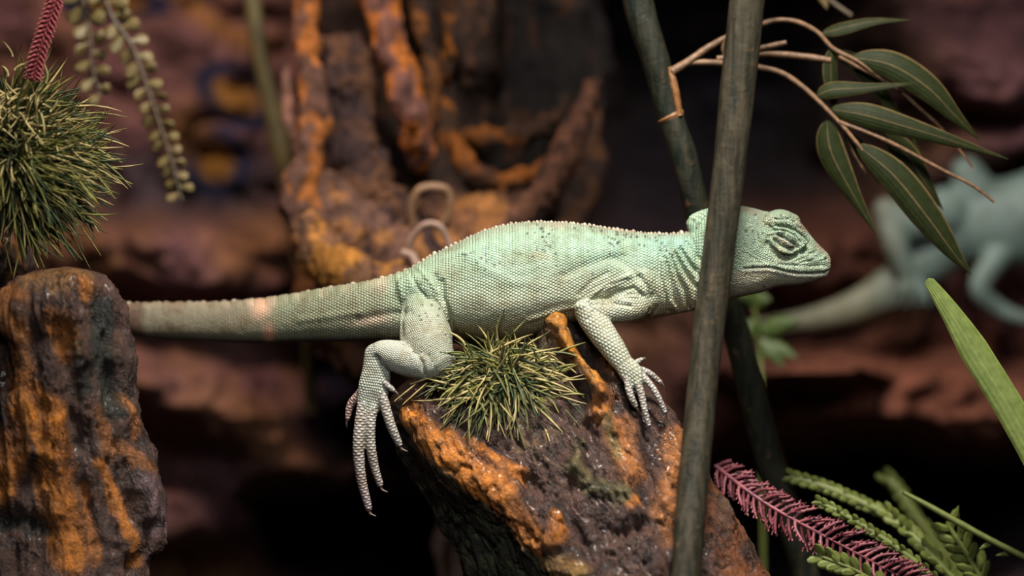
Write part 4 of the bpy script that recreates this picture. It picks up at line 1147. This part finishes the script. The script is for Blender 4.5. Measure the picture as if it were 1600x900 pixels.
# ------------------------------------------------------------------ grass
M_GRASS = [plain_mat('grass_olive', (0.21, 0.20, 0.05), .5, 200, .5), plain_mat('grass_green', (0.10, 0.115, 0.032), .5, 200, .5),
           plain_mat('grass_straw', (0.40, 0.32, 0.13), .55, 200, .4), plain_mat('grass_dark', (0.035, 0.055, 0.022), .5, 200, .4)]
M_MOSS = plain_mat('tuft_base', (0.05, 0.045, 0.02), .9, 900, .5, .001)


def blade_geo(b0, dirv, L, width, droop, side=0.0):
    """3-sided blade in px space"""
    t = np.linspace(0, 1, 6)[:, None]
    sv = np.cross(dirv, (0, 0, 1.0)); path = b0 + dirv * L * t + np.array((0, 1, 0)) * droop * L * t ** 2 + sv * side * L * t ** 2
    r = width / 2 * np.array([.8, 1, 1, .9, .65, .22])
    return tube(path, np.stack([r, r * .55], 1), 4, flat=(0, 0, 1))


def grass_tuft(name, label, centre, count, loose, gen, base_r, mats_w, group=None):
    t = thing(name, P(*centre), label, 'grass')
    u_, v_ = np.meshgrid(np.linspace(0, 2 * math.pi, 22, endpoint=False), np.linspace(0.02, math.pi - .02, 12))
    S = np.stack([np.sin(v_) * np.cos(u_), np.cos(v_), np.sin(v_) * np.sin(u_)], -1).reshape(-1, 3)
    S = S * np.array(base_r) * (1 + .2 * fbm(S * 2.5, 3, 4))[:, None] + np.array(centre)
    F = grid_faces(12, 22); F.append(list(range(22))); F.append([11 * 22 + j for j in reversed(range(22))])
    mesh_obj('base', to_world(S), F, M_MOSS, t)
    bl = sorted([gen() for _ in range(count)], key=lambda g: -g[2])
    for g in bl[:loose]:
        V, F = blade_geo(*g); mesh_obj('blade', to_world(V), F, random.choices(M_GRASS, mats_w)[0], t)
    acc = [MB() for _ in M_GRASS]
    for g in bl[loose:]: random.choices(acc, mats_w)[0].add(*blade_geo(*g))
    big = MB(); idx = []
    for k, a in enumerate(acc):
        if a.n: big.add(a.V(), a.f); idx += [k] * len(a.f)
    o = mesh_obj('short_blades', to_world(big.V()), big.f, M_GRASS[0], t); o['kind'] = 'stuff'
    for m_ in M_GRASS[1:]: o.data.materials.append(m_)
    o.data.polygons.foreach_set('material_index', idx[:len(o.data.polygons)])
    return t


def unit(v): v = np.asarray(v, float); return v / np.linalg.norm(v)


def gen_mid():
    b0 = np.array((random.gauss(782, 36), random.gauss(588, 20), -62 - random.random() * 22))
    off = b0[:2] - np.array((780, 585))
    d = unit((off[0] / 40 + random.gauss(0, .9), off[1] / 40 + random.gauss(0.2, .9), -random.uniform(-.1, .9)))
    L = random.uniform(22, 66)
    if d[1] > .4: L *= 1.25
    return b0, d, L, random.uniform(2.4, 4.6), random.uniform(-.1, .35), random.gauss(0, .3)


tuft = grass_tuft('grass_tuft', 'small olive green grass tuft on the log beneath the lizard belly', (778, 592, -58), 760, 240, gen_mid, (60, 32, 22), (6, 4, 4, 3))
for a_, d_, L_, w_, dr, sd in (((745, 606, -90), (-1, .34, -.1), 66, 4.6, .02, .12), ((738, 622, -90), (-1, .04, -.1), 62, 4.4, 0, 0), ((760, 555, -80), (.85, -.5, -.2), 80, 4, .0, -.1),
                               ((770, 550, -80), (-.35, -1, -.1), 62, 3.4, .2, .1), ((800, 560, -85), (.9, -.25, -.2), 80, 4, .05, 0), ((820, 590, -85), (1, .05, -.2), 80, 4.4, .25, 0),
                               ((810, 610, -85), (.8, .7, -.2), 95, 5, .05, 0), ((790, 620, -90), (.15, 1, -.1), 95, 4.6, 0, 0), ((822, 570, -85), (1, .2, -.1), 70, 4.2, .1, 0), ((830, 600, -85), (1, .3, -.1), 68, 4.2, -.1, 0),
                               ((650, 600, -84), (-.75, .6, 0), 44, 3, 0, 0), ((668, 598, -84), (-.8, .7, 0), 52, 3, 0, 0)):
    V, F = blade_geo(np.array(a_, float), unit(d_), L_, w_, dr, sd); mesh_obj('blade', to_world(V), F, M_GRASS[2], tuft)


def gen_left():
    d = unit((random.gauss(.3, .8), random.gauss(.05, .75), -abs(random.gauss(.2, .6)) + .1))
    c0 = np.array((34, 245, -60)) + unit(d) * np.array((random.uniform(5, 85), random.uniform(15, 100), 55)) + np.random.default_rng(int(random.random() * 1e6)).normal(0, 8, 3)
    dd = unit(d * .8 + np.array((.45 + random.gauss(0, .3), .12 + random.gauss(0, .3), random.gauss(0, .25))))
    return c0, dd, random.uniform(45, 105), random.uniform(2.8, 5.0), random.uniform(-.1, .2), random.gauss(0, .2)


bush = grass_tuft('grass_bush', 'round bristly grass bush at the upper left on top of the dark post', (10, 262, -20), 1500, 280, gen_left, (78, 92, 60), (6, 5, 4, 5))


for _ in range(60):
    b0 = np.array((random.gauss(28, 24), random.gauss(165, 32), -125 - random.random() * 20))
    V, F = blade_geo(b0, unit((random.gauss(0, 1), random.gauss(0, 1), -.3)), random.uniform(18, 42), random.uniform(3, 4.6), random.uniform(-.5, .7), random.gauss(0, .8))
    mesh_obj('straw_curl', to_world(V), F, M_GRASS[2], bush)

# ------------------------------------------------------------------ fronds
def hanging_frond(label, ctrl, lw, ll, mat, smat, spacing, start=0.05, group=None, taper=None, ang=60, name='hanging_frond', shape='round', parent=None):
    base = ctrl[0]
    t = thing(name, P(*base), label, 'fern frond', group)
    steps = 80; path = catmull(ctrl, steps)
    V, F = tube_px(ctrl, np.linspace(4.2, 1.2, len(ctrl)), 9, 60, .4); mesh_obj('stem', V, F, smat, t)
    seg = np.linalg.norm(np.diff(path, axis=0), axis=1); s = np.concatenate([[0], np.cumsum(seg)])
    pos = s[-1] * start; k = 0
    while pos < s[-1]:
        c0 = np.array([np.interp(pos, s, path[:, i]) for i in range(3)]); c1 = np.array([np.interp(pos + 3, s, path[:, i]) for i in range(3)])
        T = unit(c1 - c0 + 1e-6)
        f = pos / s[-1]; sc = (1 - .4 * f) if taper is None else taper(f)
        for sd in (-1, 1):
            a = math.radians(ang + random.gauss(0, 6)) * sd
            d = np.array((T[0] * math.cos(a) - T[1] * math.sin(a), T[0] * math.sin(a) + T[1] * math.cos(a), random.gauss(-.1, .25)))
            d = unit(d); L = ll * sc * random.uniform(.85, 1.1)
            p0 = c0 + np.array((0, 0, 0)) + T * sd * spacing * .2
            if shape == 'round':
                pr = lambda q: np.interp(q, [0, .15, .35, .55, .75, .9, 1], [.15, .2, .55, .95, 1, .75, .25])
                leaf('leaflet', [p0, p0 + d * L * .35, p0 + d * L * .7, p0 + d * L], lw * sc, mat, t, .3, random.gauss(0, .35), 10, 5, pr, 1.5)
            else:
                forked_leaflet(p0, d, T, L, mat, t)
        pos += spacing * (sc * .5 + .5); k += 1
    return t


def forked_leaflet(p0, d, T, L, mat, parent):
    """a leaflet stalk with short side prongs"""
    mb_ = MB(); bend = T * random.uniform(.1, .4)
    main = catmull([p0, p0 + d * L * .5, p0 + (d + bend) * L], 7)
    mb_.add(*tube(main, [3.0, 3.2, 3.0, 3.0, 2.8, 2.4, 1.2], 5, flat=(0, 0, 1)))
    for k in (2, 3, 4, 5):
        for sd in (-1, 1):
            q = main[k]; e = unit(d + T * .9 * sd + np.array((0, 0, random.gauss(0, .4))))
            l_ = L * random.uniform(.14, .24)
            mb_.add(*tube(np.array([q, q + e * l_ * .5, q + unit(e + d * .5) * l_]), [2.6, 2.2, 1.0], 4, flat=(0, 0, 1)))
    mesh_obj('leaflet', to_world(mb_.V()), mb_.f, mat, parent)


M_LF1 = leaf_mat('frond_olive', (0.12, 0.085, 0.030), (0.15, 0.10, 0.04), (1.1, 1.1, 1), .55, 3)
M_LF2 = leaf_mat('frond_green', (0.11, 0.135, 0.032), (0.19, 0.20, 0.06), (1.1, 1.1, 1), .5, 3)
M_ST1 = plain_mat('frond_stem_brown', (0.12, 0.09, 0.06), .6); M_ST2 = plain_mat('frond_stem_green', (0.14, 0.165, 0.04), .5)
M_PUR = plain_mat('purple_frond', (0.23, 0.060, 0.070), .45, 300, .4, 0, (0.10, 0.028, 0.038)); M_PINK = plain_mat('pink_frond', (0.30, 0.065, 0.07), .55, 300, .3)

WF = -400
hanging_frond('olive frond of paired round leaflets hanging right of the grass bush, the longer one', [(150, -60, WF), (172, 20, WF), (205, 70, WF), (228, 130, WF), (248, 190, WF), (268, 250, WF), (284, 312, WF)], 25, 37, M_LF1, M_ST1, 25, .05, 'hanging olive fronds')
hanging_frond('short olive frond with large round leaflets hanging between the pink spike and the long frond', [(118, -50, WF), (132, 10, WF), (141, 60, WF), (145, 110, WF), (158, 150, WF)], 29, 40, M_LF1, M_ST1, 32, .1, 'hanging olive fronds')
# pink spike
t = thing('pink_spike', P(90, -30, -200), 'narrow pink bristly spike pointing down into the grass bush', 'flower spike')
ctrlp = [(98, -60, -150), (86, 0, -150), (72, 45, -148), (58, 90, -145), (50, 128, -140)]
V, F = tube_px(ctrlp, [4, 5, 5, 5, 3], 10, 50, .5); mesh_obj('stem', V, F, M_PINK, t)
pp = catmull(ctrlp, 46); unitv = []
for k in range(1, 45):
    T = unit(pp[k + 1 if k < 45 else k] - pp[k - 1])
    for a in range(5):
        an = a * 2 * math.pi / 5 + k * .6
        sd = np.cross(T, (0, 0, 1.0)); d = unit(sd * math.cos(an) + np.array((0, 0, 1.0)) * math.sin(an) - T * .5)
        b0 = pp[k] + d * 4; Vs, Fs = tube(np.array([b0, b0 + d * 6, b0 + unit(d + T * .5) * 12]), [2.6, 2.6, .8], 4, flat=(0, 0, 1))
        mesh_obj('scale', to_world(Vs), Fs, M_PINK, t)

# purple frond at the lower right
hanging_frond('purple-red feathery frond with forked leaflets at the lower right beside the log', [(1118, 728, 60), (1165, 765, 20), (1210, 795, -5), (1270, 828, -20), (1330, 860, -30), (1400, 898, -40), (1500, 955, -60)], 10, 38, M_PUR, M_PUR, 11.5, .01,
              name='purple_frond', shape='fork', ang=62, taper=lambda f: .75 + .3 * math.sin(f * 3))


def scale_frond(label, ctrl, r, mat, n, ll, lw, sprd=28, group='green fronds at the lower right'):
    t = thing('green_frond', P(*ctrl[0]), label, 'fern frond', group)
    V, F = tube_px(ctrl, [r * .6, r, r, r][:len(ctrl)] + [r] * (len(ctrl) - 4), 9, 60, .5); mesh_obj('stem', V, F, M_ST2, t)
    pth = catmull(ctrl, n + 2)
    for k in range(1, n):
        T = unit(pth[k + 1] - pth[k])
        for sd in (-1, 1):
            a = math.radians(180 - sprd) * sd if ll > 0 else math.radians(sprd) * sd
            d = unit(np.array((T[0] * math.cos(a) - T[1] * math.sin(a), T[0] * math.sin(a) + T[1] * math.cos(a), random.gauss(-.2, .2))))
            leaf('leaflet', [pth[k], pth[k] + d * abs(ll) * .5, pth[k] + unit(d - T * .15 * (1 if ll > 0 else -1)) * abs(ll)], lw, mat, t, .3, random.gauss(0, .3), 8, 5,
                 lambda q: np.interp(q, [0, .3, .7, 1], [.3, .9, 1, .35]), 1.4)


scale_frond('thick blurred green frond arching above the purple frond', [(1236, 745, 190), (1290, 762, 180), (1345, 785, 170), (1400, 812, 160), (1450, 855, 150), (1500, 920, 150), (1560, 1050, 150)], 7, M_LF2, 26, 22, 10)
scale_frond('bright yellow-green frond lying just above the purple frond', [(1278, 784, 60), (1320, 805, 50), (1370, 835, 40), (1410, 862, 30), (1460, 905, 20), (1520, 980, 0)], 4.5, M_LF2, 20, 18, 9)
scale_frond('small light green sprig under the purple frond at the bottom edge', [(1274, 866, -110), (1310, 880, -112), (1340, 893, -114), (1390, 925, -116), (1450, 980, -120)], 3, M_LF2, 9, 26, 15, 40)
scale_frond('green frond with knobby leaflets right of the purple frond', [(1385, 800, 150), (1420, 830, 120), (1450, 862, 100), (1490, 905, 90), (1560, 1000, 80)], 5, M_LF2, 13, 24, 13)
scale_frond('open frond with round leaflets at the bottom right corner', [(1478, 815, 80), (1500, 850, 80), (1522, 885, 80), (1545, 925, 80), (1590, 1020, 80)], 4.5, M_LF2, 8, 34, 15, 50)
scale_frond('dim blurred frond standing at the back of the lower right corner', [(1385, 745, 420), (1410, 775, 410), (1445, 825, 400), (1500, 900, 400), (1580, 1030, 400)], 9, M_LF2, 12, 24, 12)
t = thing('plant_stalk', P(1680, 900, 20), 'straight thin light green stalk running to the right edge at the lower right', 'stalk')
V, F = tube_px([(1411, 769, 60), (1450, 790, 55), (1500, 818, 50), (1550, 845, 45), (1600, 870, 40), (1720, 930, 30)], [3, 4.5, 5, 5, 5, 5], 10, 50, .5); mesh_obj('stem', V, F, M_ST2, t)
for a_, b_ in (((1490, 812), (1498, 790)), ((1552, 846), (1530, 858)), ((1585, 862), (1556, 868))):
    leaf('leaflet', [(a_[0], a_[1], 50), ((a_[0] + b_[0]) / 2, (a_[1] + b_[1]) / 2, 48), (b_[0], b_[1], 46)], 9, M_LF2, t, .2, 0, 8, 5)

# small green plant behind the chin
t = thing('small_plant', P(1190, 700, 520), 'blurred small bright green plant behind the lizard chin', 'plant')
M_SP = leaf_mat('small_plant_leaf', (0.050, 0.080, 0.018), (0.06, 0.09, 0.02), (1, 1, 1), .5, 3)
V, F = tube_px([(1195, 1000, 560), (1190, 700, 540), (1188, 560, 600), (1180, 490, 600), (1170, 465, 600)], [4, 4, 4, 3, 2], 8, 40); mesh_obj('stem', V, F, M_ST2, t)
for a_, b_, w_ in (((1172, 475), (1205, 468), 26), ((1185, 480), (1150, 462), 20), ((1188, 520), (1250, 500), 30), ((1188, 530), (1225, 575), 28), ((1186, 500), (1160, 545), 24), ((1188, 540), (1248, 560), 26), ((1188, 550), (1165, 600), 20)):
    leaf('leaf', [(a_[0], a_[1], 600), ((a_[0] + b_[0]) / 2, (a_[1] + b_[1]) / 2 - 4, 590), (b_[0], b_[1], 585)], w_, M_SP, t, .3, .2, 14, 7)

# thin yellow stem hanging at the top right
t = thing('hanging_sprig', P(1290, -40, 300), 'short yellowish stem and bud hanging in at the top edge above the bamboo leaves', 'stem')
V, F = tube_px([(1270, -60, 300), (1290, -8, 300), (1330, 24, 300)], [4, 4, 3], 8, 20); mesh_obj('stem', V, F, M_ST1, t)
leaf('bud', [(1284, -30, 300), (1287, -5, 298), (1292, 14, 298)], 20, M_LF1, t, .3, 0, 12, 7)
